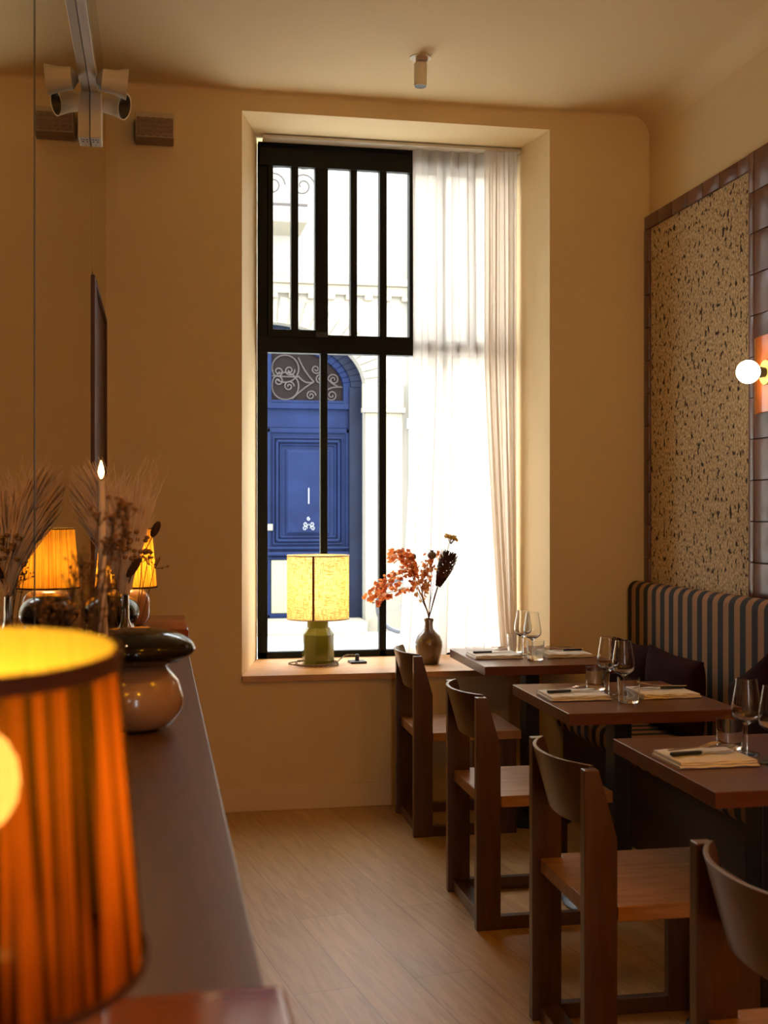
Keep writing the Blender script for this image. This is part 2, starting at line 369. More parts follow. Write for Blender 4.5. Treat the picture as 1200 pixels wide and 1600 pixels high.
L.new(aa.outputs[0], bp.inputs['Height']); L.new(bp.outputs[0], pb.inputs['Normal']); M['panel'] = m

# glazed dark red tiles, each a slightly different shade
m = mat('oxblood_tile', (.10, .035, .028), rough=.28, coat=.2, coat_r=.12, bump=.12, bscale=10); nt = m.node_tree; L = nt.links; pb = nt.nodes['Principled BSDF']
ge = N_(nt, 'ShaderNodeNewGeometry'); r = N_(nt, 'ShaderNodeValToRGB')
r.color_ramp.elements[0].color = (.10, .028, .020, 1); r.color_ramp.elements[1].color = (.17, .075, .065, 1)
L.new(ge.outputs['Random Per Island'], r.inputs[0]); L.new(r.outputs[0], pb.inputs['Base Color']); M['tile'] = m
M['grout'] = mat('dark_grout', (.05, .025, .02), rough=.9)

# oak floor planks running towards the window
m = mat('pale_oak_floor', (.5, .33, .19), rough=.38); nt = m.node_tree; L = nt.links; pb = nt.nodes['Principled BSDF']
tc = N_(nt, 'ShaderNodeTexCoord')
mp = N_(nt, 'ShaderNodeMapping'); mp.inputs['Rotation'].default_value = (0, 0, PI/2-.16); L.new(tc.outputs['Object'], mp.inputs[0])
bk = N_(nt, 'ShaderNodeTexBrick'); bk.inputs['Scale'].default_value = 1; bk.inputs['Brick Width'].default_value = 1.7; bk.inputs['Row Height'].default_value = .19
bk.inputs['Mortar Size'].default_value = .0012; bk.inputs['Mortar Smooth'].default_value = .2; bk.offset = .37
bk.inputs['Color1'].default_value = (.64, .415, .175, 1); bk.inputs['Color2'].default_value = (.55, .345, .14, 1); bk.inputs['Mortar'].default_value = (.26, .155, .08, 1)
L.new(mp.outputs[0], bk.inputs['Vector'])
mg = N_(nt, 'ShaderNodeMapping'); mg.inputs['Scale'].default_value = (1.2, 14, 1); L.new(mp.outputs[0], mg.inputs[0])
no = N_(nt, 'ShaderNodeTexNoise'); no.inputs['Scale'].default_value = 3; no.inputs['Detail'].default_value = 8; no.inputs['Distortion'].default_value = 1.2; L.new(mg.outputs[0], no.inputs['Vector'])
rg = N_(nt, 'ShaderNodeValToRGB'); rg.color_ramp.elements[0].position = .3; rg.color_ramp.elements[1].position = .65
rg.color_ramp.elements[0].color = (.74, .68, .62, 1); rg.color_ramp.elements[1].color = (1, 1, 1, 1); L.new(no.outputs['Fac'], rg.inputs[0])
mm = N_(nt, 'ShaderNodeMix'); mm.data_type = 'RGBA'; mm.blend_type = 'MULTIPLY'; mm.inputs[0].default_value = .9
L.new(bk.outputs[0], mm.inputs[6]); L.new(rg.outputs[0], mm.inputs[7]); L.new(mm.outputs[2], pb.inputs['Base Color']); M['floor'] = m

# ------------------------------------------------------------------ room shell
XL, XR, YW, YR, CH = -.239, 2.45, 5.71, -3.5, 3.42
YG = 6.38                                             # plane of the glazing
struct('floor', boxes((XL-.15, XR+.15, YR-.1, YW+.05, -.12, 0)), M['floor'])
# ceiling with a soft cove against the right wall and the window wall
struct('ceiling', boxes((XL-.15, XR+.15, YR-.1, YW+.9, CH, CH+.12)), M['ceiling'])
bm = B(); rc = .10
prism(bm, [(XR, CH)]+[(XR-rc+rc*math.cos(a), CH-rc+rc*math.sin(a)) for a in [PI/2*i/8 for i in range(8, -1, -1)]], 'y', YR, YW)
struct('trim_1', bm, M['ceiling'], smooth=50)
bm = B(); rc = .025
prism(bm, [(YW, CH)]+[(YW-rc+rc*math.cos(a), CH-rc+rc*math.sin(a)) for a in [PI/2*i/6 for i in range(6, -1, -1)]], 'x', XL, XR)
struct('trim_2', bm, M['ceiling'], smooth=50)
struct('wall_left', boxes((XL-.15, XL, YR, YW, 0, CH)), M['wall'])
struct('wall_right', boxes((XR, XR+.15, YR, YW, 0, CH)), M['wall'])
struct('wall_rear', boxes((XL-.15, .42, YR-.1, YR, 0, CH), (.78, XR+.15, YR-.1, YR, 0, CH), (.42, .78, YR-.1, YR, 2.5, CH), (.42, .78, YR-.1, YR, 0, .7)), M['wall'])
# window wall with a deep opening: left reveal splayed, head rising outwards
wx0, wx1, wz0, wz1 = X(378, YW), X(859, YW), .615, 3.325
gx0, gx1, gz1 = X(402, YG), X(801, YG), 3.405
bm = B()
o = [(XL-.15, 0), (XR+.15, 0), (XR+.15, CH), (XL-.15, CH)]
i_ = [(wx0, wz0), (wx1, wz0), (wx1, wz1), (wx0, wz1)]
g_ = [(gx0, wz0), (gx1, wz0), (gx1, gz1), (gx0, gz1)]
YO = 6.5
O = [bm.verts.new((a, YW, b)) for a, b in o]; I = [bm.verts.new((a, YW, b)) for a, b in i_]
G = [bm.verts.new((a, YG+.01, b)) for a, b in g_]; G2 = [bm.verts.new((a, YO, b)) for a, b in g_]; O2 = [bm.verts.new((a, YO, b)) for a, b in o]
for a, b in ((O, I), (I, G), (G, G2), (G2, O2)):
    for k in range(4): bm.faces.new((a[k], a[(k+1) % 4], b[(k+1) % 4], b[k]))
struct('wall_window', bm, M['wall'])
# outer face carried up so the sky does not leak in above
struct('baseboard_window', boxes((XL, XR, YW-.014, YW, 0, .115)), M['base'], bevel=.003)
struct('baseboard_right', boxes((XR-.012, XR, 5.66, YW-.014, 0, .115)), M['base'])
# timber sill board
bm = B(); prism(bm, [(wx0-.0, YW-.03), (wx1, YW-.03), (wx1, YW), (gx1, YG-.02), (gx0, YG-.02), (wx0, YW)], 'z', wz0, wz0+.03)
sill = tag(obj('window_sill', bm, M['sill'], bevel=.002), 'thick oak board lining the bottom of the deep window recess', 'windowsill'); sill['kind'] = 'structure'
SZ = wz0+.03

# ------------------------------------------------------------------ steel window
win = bpy.data.objects.new('window_1', None); link(win); win['kind'] = 'structure'
fz0 = SZ; fz1 = Z(403, 235, YG); tz0, tz1 = Z(520, 556, YG), Z(520, 531, YG)
d0, d1 = YG-.05, YG+.0
bm = B()
box(bm, gx0, X(417, YG), d0, d1, fz0, fz1)                     # left jamb
box(bm, X(790, YG), gx1, d0, d1, fz0, fz1)
box(bm, gx0, gx1, d0, d1, fz1-.09, gz1-.03)
box(bm, gx0, gx1, d0, d1, fz0, fz0+.035)
box(bm, gx0, gx1, d0-.01, d1, tz0, tz1)                        # transom
for a, b in ((499, 510), (590, 601), (685, 696)): box(bm, X(a, YG), X(b, YG), d0, d1, fz0, tz0)
obj('window_frame', bm, M['frame'], win, bevel=.003)
bm = B()
ut = fz1-.085
for a, b in ((417, 425), (453, 464), (490, 510), (545, 555), (590, 601), (636, 645), (683, 693), (728, 738)): box(bm, X(a, YG), X(b, YG), d0-.015, d1-.005, tz1, ut)
box(bm, X(404, YG), X(643, YG), d0-.025, d0+.01, fz1-.10, fz1-.005)
box(bm, X(417, YG), X(495, YG), d0-.02, d0+.01, tz1-.005, tz1+.035)
box(bm, X(510, YG), X(643, YG), d0-.016, d0+.01, tz1-.005, tz1+.012)
obj('upper_sash', bm, M['frame'], win, bevel=.002)
obj('window_latch', boxes((X(491, YG), X(509, YG), d0-.045, d0-.01, tz1-.002, tz1+.022), (X(498, YG), X(503, YG), d0-.06, d0-.02, tz1+.004, tz1+.014)), M['black'], win, bevel=.002)
obj('upper_pane', boxes((gx0, gx1, YG-.022, YG-.018, tz1, ut)), M['pane'], win)
obj('lower_pane', boxes((gx0, gx1, YG-.022, YG-.018, fz0+.02, tz0)), M['pane'], win)

# ------------------------------------------------------------------ curtain
def curtain(xa=(644, 623), xb=(795, 800), yc=6.283, nf=6.2, am=.8, n=520):
    top, bot = Z(720, 238, 6.28), SZ+.012
    xl_t, xl_b = X(xa[0], yc), X(xa[1], yc)
    xr_t, xr_b = X(xb[0], yc), X(xb[1], yc)
    mz = 26
    bm = B(); rows = []
    for j in range(mz+1):
        t = j/mz; z = top+(bot-top)*t; row = []
        tl = max(0, (t-.40)/.6); x0 = xl_t+(xl_b-xl_t)*tl**1.3; x1 = xr_t+(xr_b-xr_t)*t
        for i in range(n+1):
            s = i/n
            x = x0+(x1-x0)*s
            # broad pleats, tighter towards the right where the cloth is bunched
            ph = 2*PI*s*nf+1.1+.5*math.sin(5*s)
            amp = am*(.016+.012*t)
            y = yc+amp*math.sin(ph)+.005*am*math.sin(2*PI*s*nf*1.7+2.1+t*.8)
            x += .012*math.sin(2*ph)*(.6+.4*t)+.004*math.sin(t*3+s*9)
            dz = 0 if j < mz else .006*math.sin(s*31)
            row.append(bm.verts.new((x, y, z+dz)))
        rows.append(row)
    for a, b in zip(rows, rows[1:]):
        for i in range(n): bm.faces.new((a[i], a[i+1], b[i+1], b[i]))
    return bm
ct = thing('sheer_curtain', 'long sheer cream curtain drawn to the right half of the window', 'curtain', (0, 0, 0))
obj('curtain_panel', curtain(), M['curtain'], ct, smooth=180)
obj('gathered_edge', curtain((757, 786), (809, 809), 6.228, 4.3, .7, 200), M['curtain'], ct, smooth=180)
bm = B(); box(bm, gx0+.02, gx1-.004, 6.215, 6.30, Z(720, 238, 6.28)-.002, Z(720, 238, 6.28)+.012)
obj('curtain_rail', bm, M['white'], ct, bevel=.002)

# ------------------------------------------------------------------ street outside
YF = 15.0; GZ = -.10
def fx(px, Y=YF): return X(px, Y)
def fz(py, px=500, Y=YF): return Z(px, py, Y)
struct('street_ground', boxes((-12, 22, YO+.02, YF+.5, GZ-.1, GZ)), M['street'])
ax, aw, ah = fx(414), fx(570)-fx(414), .78                     # carriage arch centre, half width, rise
asz = fz(603)
# facade with the arch cut out
bm = B()
segs = 28
arch = [(ax+aw*math.cos(PI*k/segs), asz+ah*math.sin(PI*k/segs)) for k in range(segs+1)]
def fac(y0, y1):
    FZ = 6.6
    cols = [(-12, None)]+[(a, b) for a, b in reversed(arch)]
    # wall above the arch
    top = []
    for (a, b), (c, d) in zip(arch, arch[1:]):
        v = [bm.verts.new(p) for p in ((a, y0, b), (c, y0, d), (c, y0, FZ), (a, y0, FZ))]; bm.faces.new(v)
        v = [bm.verts.new(p) for p in ((a, y0, b), (c, y0, d), (c, y1, d), (a, y1, b))]; bm.faces.new(v)
    for x0, x1 in ((-12, ax-aw), (ax+aw, 22)): box(bm, x0, x1, y0, y1, GZ, FZ)
fac(YF, YF+.55)
# joints between the big stone courses are carved as shallow grooves by thin raised courses
struct('facade_wall', bm, M['facade'])
bm = B()
box(bm, -12, 22, YF-.14, YF, fz(447), fz(436)); box(bm, -12, 22, YF-.08, YF, fz(462), fz(447))
for k in range(34): box(bm, -1.5+k*.24, -1.5+k*.24+.10, YF-.12, YF, fz(470), fz(462))
struct('facade_cornice', bm, M['stone_trim'], bevel=.01)
bm = B()
box(bm, ax+aw-.04, fx(629), YF-.07, YF, fz(637), fz(600)); box(bm, ax+aw-.05, fx(631), YF-.11, YF, fz(645), fz(637))
box(bm, ax+aw-.0, fx(628), YF-.05, YF, GZ, fz(645))
struct('facade_impost', bm, M['stone_trim'], bevel=.008)
# voussoir ring over the arch
bm = B()
for k in range(segs):
    a0, a1 = PI*k/segs+.01, PI*(k+1)/segs-.01
    q = [(ax+aw*s*math.cos(a), asz+(ah if s == 1 else ah*1.42)*math.sin(a)) for s, a in ((1, a0), (1.22, a0), (1.22, a1), (1, a1))]
    if k < segs: prism(bm, q, 'y', YF-.03, YF+.02)
struct('facade_arch_stones', bm, M['stone_trim'], bevel=.004)
struct('facade_step', boxes((ax-aw, fx(568), YF-.32, YF+.5, GZ, fz(969))), M['stone_trim'], bevel=.02)
# balcony high on the facade
bal = thing('iron_balcony', 'pale balcony slab with scrolled iron railing high on the stone facade', 'balcony', (0, 0, 0))
bx0, bx1 = -1.0, fx(470); bz = fz(372)
obj('balcony_slab', boxes((bx0, bx1, YF-.75, YF, bz-.0, bz+.13)), M['stone_trim'], bal, bevel=.02)
bm = B()
box(bm, bx0, bx1, YF-.72, YF-.69, bz+.20, bz+.23); box(bm, bx0, bx1, YF-.72, YF-.68, bz+1.0, bz+1.03)
def spiral(cx, cy, cz, r, sgn, turns=1.6, r0=.2, n=26, a0=0, mirror=1):
    return [(cx+mirror*r*(1-(1-r0)*t)*math.cos(a0+sgn*2*PI*turns*t), cy, cz+r*(1-(1-r0)*t)*math.sin(a0+sgn*2*PI*turns*t)) for t in [i/n for i in range(n+1)]]
k = 0
while bx0+.2+k*.36 < bx1:
    cxx = bx0+.2+k*.36
    tube(bm, spiral(cxx, YF-.705, bz+.45, .15, 1), .012, 5); tube(bm, spiral(cxx, YF-.705, bz+.78, .15, -1), .012, 5); k += 1
obj('balcony_railing', bm, M['iron'], bal, smooth=60)
# downpipe
dp = thing('downpipe', 'pale vertical downpipe with a joint collar on the facade beside the door', 'pipe', (fx(643), YF-.1, GZ))
bm = B(); lathe(bm, [(.06, 0), (.06, 6.5)], 16); obj('pipe', bm, M['facade'], dp, smooth=60)
bm = B(); zz = fz(662)-GZ; lathe(bm, [(.085, zz-.07), (.085, zz+.07)], 16); obj('collar', bm, M['zinc'], dp, smooth=40, bevel=.01)
# carriage door
cd = thing('carriage_door', 'blue panelled wooden street door under an arched fanlight', 'door', (0, 0, 0))
yd = YF+.30
xl, xr, xo = fx(419), fx(546), fx(571)
bm = B()
inner_a = (xr+.02)-ax
def fan(s_in, s_out, y0, y1, a_from=-PI*0, a_to=PI):
    for k in range(segs):
        a0, a1 = PI*k/segs, PI*(k+1)/segs
        q = [(ax+r*math.cos(a), asz+h*math.sin(a)) for (r, h), a in ((s_in, a0), (s_out, a0), (s_out, a1), (s_in, a1))]
        prism(bm, q, 'y', y0, y1)
ifr = fx(552)-ax
fan((ifr, ah-.14), (aw+.03, ah+.03), yd-.12, yd+.05)
box(bm, fx(549.5), xo+.02, yd-.12, yd+.05, fz(969), asz)                 # right post
box(bm, ax-aw-.02, ax-ifr, yd-.12, yd+.05, fz(969), asz)
obj('outer_frame', bm, M['darkblue'], cd, bevel=.008)
bm = B()
gz0 = fz(624)                                                  # bottom of the fanlight glass
hfr = fx(541)-ax
fan((hfr, ah-.24), (ifr+.01, ah-.13), yd-.07, yd+.03)
box(bm, ax-ifr, ax+ifr, yd-.03, yd+.03, fz(668), gz0-.02)
box(bm, ax-ifr, ax+ifr, yd-.09, yd+.02, fz(638), fz(629))
box(bm, ax-ifr, ax+ifr, yd-.06, yd+.02, fz(629), gz0)
box(bm, ax+hfr, ax+ifr+.05, yd-.07, yd+.03, gz0-.05, asz+.02); box(bm, ax-ifr-.05, ax-hfr, yd-.07, yd+.03, gz0-.05, asz+.02)
box(bm, ax-.06, fx(427), yd-.07, yd+.03, gz0-.05, asz+ah-.15)
obj('fanlight_frame', bm, M['blue'], cd, bevel=.01)
bm = B(); prism(bm, [(ax+hfr, gz0)]+[(ax+hfr*math.cos(PI*k/24), asz+(ah-.24)*math.sin(PI*k/24)) for k in range(25)]+[(ax-hfr, gz0)], 'y', yd+.0, yd+.015)
obj('fanlight_glass', bm, M['fanglass'], cd)
bm = B()
def scroll(px, py, rpx, sgn, a0=0, turns=1.5, r0=.22): tube(bm, spiral(fx(px), yd-.03, fz(py), rpx*.00807, sgn, turns, r0, 34, a0), .0085, 5)
scroll(449, 574, 22, 1, -2.2, .9, .95); scroll(449, 602, 22, -1, 2.2, .9, .95)
for a in ((438, 579, 9, 1, 2.8), (456, 577, 8.5, -1, .2), (438, 594, 9, -1, 3.4), (455, 602, 8.5, 1, 0)): scroll(a[0], a[1], a[2], a[3], a[4], 1.6, .15)
for a in ((498, 574, 8, -1, .4), (490, 616, 8, 1, 0), (526, 590, 9, -1, 2.9), (523, 615, 9, 1, 3.2), (505, 590, 8, 1, 1)): scroll(a[0], a[1], a[2], a[3], a[4], 1.6, .15)
for pts in ([(470, 556), (480, 580), (495, 594)], [(470, 585), (480, 600), (495, 594)], [(460, 622), (478, 604), (495, 594)], [(505, 560), (512, 594), (532, 600)], [(510, 612), (520, 600), (540, 602)], [(428, 586), (445, 587), (470, 587)]):
    tube(bm, bez(*[(fx(a), yd-.03, fz(b)) for a, b in pts]), .0085, 5)
obj('iron_scrollwork', bm, M['iron'], cd, smooth=60)
obj('door_backing', boxes((ax-aw-.1, ax+aw+.1, yd+.06, yd+.10, GZ, asz+ah+.1)), M['fanglass'], cd)
# the right leaf, with stepped mouldings, and the plainer left leaf
for side in (1, -1):
    bm = B()
    def mx(a, b): return (a, b) if side == 1 else (2*ax-b, 2*ax-a)
    def bb(px0, px1, py0, py1, y0, y1):
        a, b = mx(fx(px0), fx(px1)); box(bm, a, b, y0, y1, fz(py1), fz(py0))
    bb(416, 557, 668, 969, yd-.02, yd+.03)
    bb(416, 426, 668, 969, yd-.05, yd); bb(545, 557, 668, 969, yd-.05, yd)
    bb(416, 557, 668, 676, yd-.05, yd)
    bb(416, 557, 856, 860, yd-.085, yd); bb(416, 557, 864, 870, yd-.10, yd); bb(416, 557, 872, 876, yd-.06, yd)
    bb(416, 557, 962, 969, yd-.05, yd)
    def ring(a, b, c, d, w, y0):
        bb(a, b, c, c+w, y0, yd); bb(a, b, d-w, d, y0, yd); bb(a, a+w, c, d, y0, yd); bb(b-w, b, c, d, y0, yd)
    ring(429, 541, 682, 853, 3, yd-.055); ring(434, 536, 687, 848, 4, yd-.075); ring(440, 530, 693, 842, 3, yd-.05)
    bb(450, 520, 702, 836, yd-.055, yd)
    bb(452, 518, 704, 834, yd-.07, yd)
    leaf = obj('door_leaf', bm, M['blue'], cd, bevel=.012)
    bm = B(); bb(427, 545, 877, 961, yd-.045, yd)
    obj('kick_plate', bm, M['brass'], leaf, bevel=.005, label='pale metal kick plate')
    if side == 1:
        bm = B()
        for a in ((480, 827, 4, 1, 0), (492, 827, 4, -1, PI), (481, 820, 4, -1, 0), (491, 820, 4, 1, PI), (486, 812, 3, 1, 1.5)):
            tube(bm, spiral(fx(a[0]), yd-.075, fz(a[1]), a[2]*.00807, a[3], 1.2, .2, 14, a[4]), .005, 4)
        box(bm, fx(485.2), fx(486.6), yd-.08, yd-.07, fz(788), fz(763))
        obj('carved_ornament', bm, M['zinc'], leaf)
        obj('lock_plate', boxes((fx(418), fx(429), yd-.075, yd-.04, fz(830), fz(820))), M['brass'], leaf, bevel=.004)
# bicycle leaning by the facade
Yb = YF-.35; bx = X(630, Yb)
bk_ = thing('bicycle', 'bicycle parked against the pale facade, one wheel showing beside the door', 'bicycle', (bx, Yb, GZ))
def wheel(cx):
    bm = B(); n = 40
    tube(bm, [(cx+.335*math.cos(2*PI*i/n), 0, .345+.335*math.sin(2*PI*i/n)) for i in range(n+1)], .018, 8, cap=False)
    w = obj('wheel', bm, M['rubber'], bk_, smooth=80)
    bm = B(); tube(bm, [(cx+.305*math.cos(2*PI*i/n), 0, .345+.305*math.sin(2*PI*i/n)) for i in range(n+1)], .011, 6, cap=False)
    obj('rim', bm, M['rim'], w, smooth=80)
    bm = B()
    for i in range(28):
        a = 2*PI*i/28; tube(bm, [(cx+.02*math.cos(a+.8), .02*(-1)**i, .345+.02*math.sin(a+.8)), (cx+.30*math.cos(a), 0, .345+.30*math.sin(a))], .0018, 3)
    tube(bm, [(cx, -.04, .345), (cx, .04, .345)], .022, 10)
    obj('spokes', bm, M['rim'], w)
wheel(0); wheel(1.03)
bm = B()
for a, b, r in (((0, 0, .345), (.14, 0, .88), .014), ((.12, 0, .80), (.62, 0, .78), .015), ((.16, 0, .74), (.55, 0, .30), .017), ((.66, 0, .86), (.55, 0, .30), .015), ((.55, 0, .30), (1.03, 0, .345), .011), ((.63, 0, .76), (1.03, 0, .345), .009)): tube(bm, [a, b], r, 8)
obj('bicycle_frame', bm, M['iron'], bk_, smooth=60)
bm = B(); tube(bm, bez((.05, -.27, 1.0), (.2, 0, .96), (.05, .27, 1.0)), .012, 8); tube(bm, [(.14, 0, .86), (.13, 0, .98)], .012, 8); obj('handlebar', bm, M['iron'], bk_, smooth=60)
bm = B(); blob(bm, (.70, 0, .92), .13, .07, .03); tube(bm, [(.66, 0, .84), (.69, 0, .91)], .012, 8); obj('saddle', bm, M['black'], bk_, smooth=180)

# ------------------------------------------------------------------ right wall: pitted panel, tile trim
pz1 = Z(1012, 341, 5.71); tw = .066
Ypn = 4.615
struct('wall_right_panel', boxes((XR-.018, XR, Ypn, 5.66, .9, pz1-.07)), M['panel'])
def tiles(name, cells, th=.028):
    bm = B()
    for y0, y1, z0, z1 in cells:
        b2 = rbox(XR-th, XR-.004, y0+.0012, y1-.0012, z0+.0012, z1-.0012, .004, 2)
        me = bpy.data.meshes.new('t'); b2.to_mesh(me); b2.free(); bm.from_mesh(me); bpy.data.meshes.remove(me)
    o = struct(name, bm, M['tile'], smooth=40)
    return o
cells = []
z = pz1-.07
y = 5.71
while y > Ypn: y2 = max(y-.165, Ypn); cells.append((y2, y, pz1-.07, pz1)); y = y2
tiles('trim_3', cells)
cells = []; z = pz1-.07
while z > .9: cells.append((5.645, 5.709, z-.165, z)); z -= .165
tiles('trim_4', cells, .03)
cells = []; z = pz1; k = 0
while z > .9: cells.append((Ypn-.05, Ypn, z-.17, z)); z -= .17
for c in range(4):
    z = pz1-(.085 if c % 2 else 0); 
    if c % 2: cells.append((Ypn-.05-.17*(c+1), Ypn-.05-.17*c, z, pz1))
    while z > .9: cells.append((Ypn-.05-.17*(c+1), Ypn-.05-.17*c, z-.17, z)); z -= .17
# the pier of square tiles stops behind the banquette
tiles('trim_5', cells, .034)
struct('wall_right_backing', boxes((XR-.008, XR+.001, Ypn-.73, 5.709, .9, pz1)), M['grout'])

# sconce
ys = 4.355; zs = 1.97
sc = thing('wall_sconce', 'lit globe bulb on a tall orange glazed backplate on the tiled pier', 'wall lamp', (XR-.034, ys, zs))
bm = B(); pts = [(-.050*math.cos(a), .185*math.sin(a)) for a in [PI*(i/16-.5) for i in range(17)]]
prism(bm, pts, 'z', -.155, .155); obj('backplate', bm, M['copper'], sc, smooth=50, bevel=.003)
bm = B(); 
def xl_(prof, n=28):                                           # lathe round the x axis (pointing into the room)
    b = B(); lathe(b, prof, n); bmesh.ops.rotate(b, verts=b.verts, cent=(0, 0, 0), matrix=Matrix.Rotation(-PI/2, 3, 'Y')); return b
obj('reflector_disc', xl_([(.001, .055), (.048, .056), (.050, .060), (.048, .064), (.001, .064)]), mat('gilt_disc', (.75, .48, .14), rough=.35, metal=.3), sc, smooth=50)
obj('lamp_holder', xl_([(.018, .06), (.022, .085), (.022, .092), (.001, .092)]), M['black'], sc, smooth=50)
obj('globe_bulb', xl_([(.0175, .09)]+[(.046*math.sin(a), .135-.046*math.cos(a)) for a in [PI*(.13+.87*i/14) for i in range(14)]]), M['globe'], sc, smooth=180)

# ------------------------------------------------------------------ banquette
bq = thing('banquette', 'navy and tan striped banquette running along the right wall', 'bench', (0, 0, 0))
def roundprof(x0, x1, z0, z1, r, n=8, corners=(1, 1, 1, 1)):
    P = []
    for (cx, cz, a0, on) in ((x1-r, z1-r, 0, corners[0]), (x0+r, z1-r, PI/2, corners[1]), (x0+r, z0+r, PI, corners[2]), (x1-r, z0+r, 1.5*PI, corners[3])):
        if on: P += [(cx+r*math.cos(a0+PI/2*i/n), cz+r*math.sin(a0+PI/2*i/n)) for i in range(n+1)]
        else: P.append((x1 if a0 in (0, 1.5*PI) else x0, z1 if a0 in (0, PI/2) else z0))
    return P
ye = 5.68
bm = B(); prism(bm, roundprof(2.325, XR-.04, .40, 1.075, .045), 'y', .2, ye)
obj('backrest', bm, M['stripe'], bq, smooth=50, bevel=.012)
bm = B(); prism(bm, roundprof(1.95, 2.33, .35, .46, .04), 'y', .2, ye)
obj('seat_cushion', bm, M['stripe'], bq, smooth=50, bevel=.01)
obj('bench_base', boxes((1.985, XR-.045, .2, ye, .0, .352)), M['bench_base'], bq)

def cushion(name, loc, w, h, d, rot, label):
    b = B(); n = 18
    for s in (1, -1):
        g = [[None]*(n+1) for _ in range(n+1)]
        for i in range(n+1):
            for j in range(n+1):
                u, v = 2*i/n-1, 2*j/n-1
                e = max(0, 1-abs(u)**2.6)**.5*max(0, 1-abs(v)**2.6)**.5
                k = 1-.07*(1-abs(u))*abs(v)**3
                k2 = 1-.07*(1-abs(v))*abs(u)**3
                g[i][j] = b.verts.new((u*w/2*k2, s*d/2*e, v*h/2*k))
        for i in range(n):
            for j in range(n): b.faces.new((g[i][j], g[i+1][j], g[i+1][j+1], g[i][j+1]))
    bmesh.ops.remove_doubles(b, verts=b.verts, dist=.0005)
    o = obj(name, b, M['cushion'], smooth=180, loc=loc); o.rotation_euler = rot
    tag(o, label, 'cushion', 'dark maroon cushions'); return o
cushion('cushion', (2.19, 4.84, .635), .46, .36, .13, (.0, -.06, PI/2+.10), 'dark maroon cushion propped on the banquette beside the table nearest the window')
cushion('cushion', (2.20, 5.32, .63), .42, .36, .13, (.1, 0, PI/2+.05), 'dark maroon cushion standing in the far window corner of the banquette')
cushion('cushion', (2.18, 4.05, .66), .44, .40, .14, (-.1, .42, PI/2-.1), 'dark maroon cushion leaning with one corner up behind the nearest table')

# ------------------------------------------------------------------ tables
def make_table():
    t = thing('dining_table', '', 'table')
    obj('tabletop', boxes((0, .61, -.345, .345, .71, .75)), M['table'], t, bevel=.002)
    obj('pedestal', boxes((.27, .335, -.05, .05, .03, .71)), M['black'], t, bevel=.004)
    obj('top_bracket', boxes((.12, .49, -.03, .03, .695, .71), (.285, .32, -.22, .22, .695, .71)), M['black'], t)
    bm = B(); lathe(bm, [(.20, 0), (.205, .006), (.19, .018), (.06, .032), (.03, .034)], 40, (.30, 0)); obj('base', bm, M['black'], t, smooth=40)
    return t
T = [(1.402, 5.355, 'dark wood table at the far end, against the window wall'),
     (1.350, 4.135, 'dark wood table in the middle of the row of three'),
     (1.318, 3.010, 'dark wood table nearest the camera, cut off by the right edge')]
tb0 = make_table(); tabs = []
for k, (x, y, lb) in enumerate(T):
    t = tb0 if k == 0 else dup(tb0, (0, 0, 0))
    t.location = (x, y, 0); t.rotation_euler = (0, 0, math.radians(-1.2)); t['label'] = lb; t['group'] = 'square dining tables'
    tabs.append(t)

# ------------------------------------------------------------------ chairs
def make_chair():
    c = thing('dining_chair', '', 'chair')
    pr = [(0, 0), (.085, 0), (.085, .62), (.037, .79), (0, .79)]
    for s in (-1, 1):
        a, b = sorted((s*.198, s*.230))
        bm = B(); prism(bm, pr, 'y', a, b); obj('back_leg', bm, M['chair'], c, bevel=.0025)
    for s in (-1, 1):
        a, b = sorted((s*.192, s*.224))
        obj('front_leg', boxes((.40, .465, a, b, 0, .416)), M['chair'], c, bevel=.0025)
    for s in (-1, 1):
        a, b = sorted((s*.196, s*.226))
        obj('side_rail', boxes((.083, .402, a, b, .0, .045)), M['chair'], c, bevel=.002)
    obj('back_rail', boxes((.02, .075, -.2, .2, .0, .045)), M['chair'], c, bevel=.002)
    obj('apron_rail', boxes((.405, .445, -.195, .195, .35, .416)), M['chair'], c, bevel=.002)
    bm = B(); prism(bm, [(.022, -.197), (.086, -.197), (.086, -.232), (.485, -.232), (.485, .232), (.086, .232), (.086, .197), (.022, .197)], 'z', .416, .455)
    obj('seat', bm, M['seat'], c, bevel=.003)
    # bent panel: fixed to the sloping front edges of the back legs, bowed backwards between them
    bm = B(); n = 28; th = .011
    def xs(z): return .037+(.79-z)/.17*.048
    ys_ = [-.1985+.397*i/n for i in range(n+1)]
    rings = []
    for y in ys_:
        off = -.013-.066*(1-(abs(y)/.1985)**2.3)
        z0, z1 = .632, .796
        ring = [bm.verts.new(p) for p in ((xs(z0)+off, y, z0), (xs(z0)+off+th, y, z0), (xs(z1)+off+th, y, z1), (xs(z1)+off, y, z1))]
        rings.append(ring)
    for a, b in zip(rings, rings[1:]):
        for k in range(4): bm.faces.new((a[k], a[(k+1) % 4], b[(k+1) % 4], b[k]))
    bm.faces.new(rings[0]); bm.faces.new(rings[-1][::-1])
    obj('backrest', bm, M['chair'], c, smooth=35, bevel=.0012)
    return c
ch0 = make_chair()
for k, (x, y, rz, lb) in enumerate([(1.105, 5.335, -.02, 'brown wooden chair farthest away, standing in front of the window sill'),
                                (1.066, 4.155, -.012, 'brown wooden chair second from the window, at the middle table'),
                                (1.026, 3.005, -.012, 'brown wooden chair at the nearest table, seat and legs fully seen'),
                                (1.004, 1.925, -.012, 'brown wooden chair closest to the camera, cropped at the bottom right corner')]):
    c = ch0 if k == 0 else dup(ch0, (0, 0, 0))
    c.location = (x, y, 0); c.rotation_euler = (0, 0, rz); c['label'] = lb; c['group'] = 'wooden dining chairs'

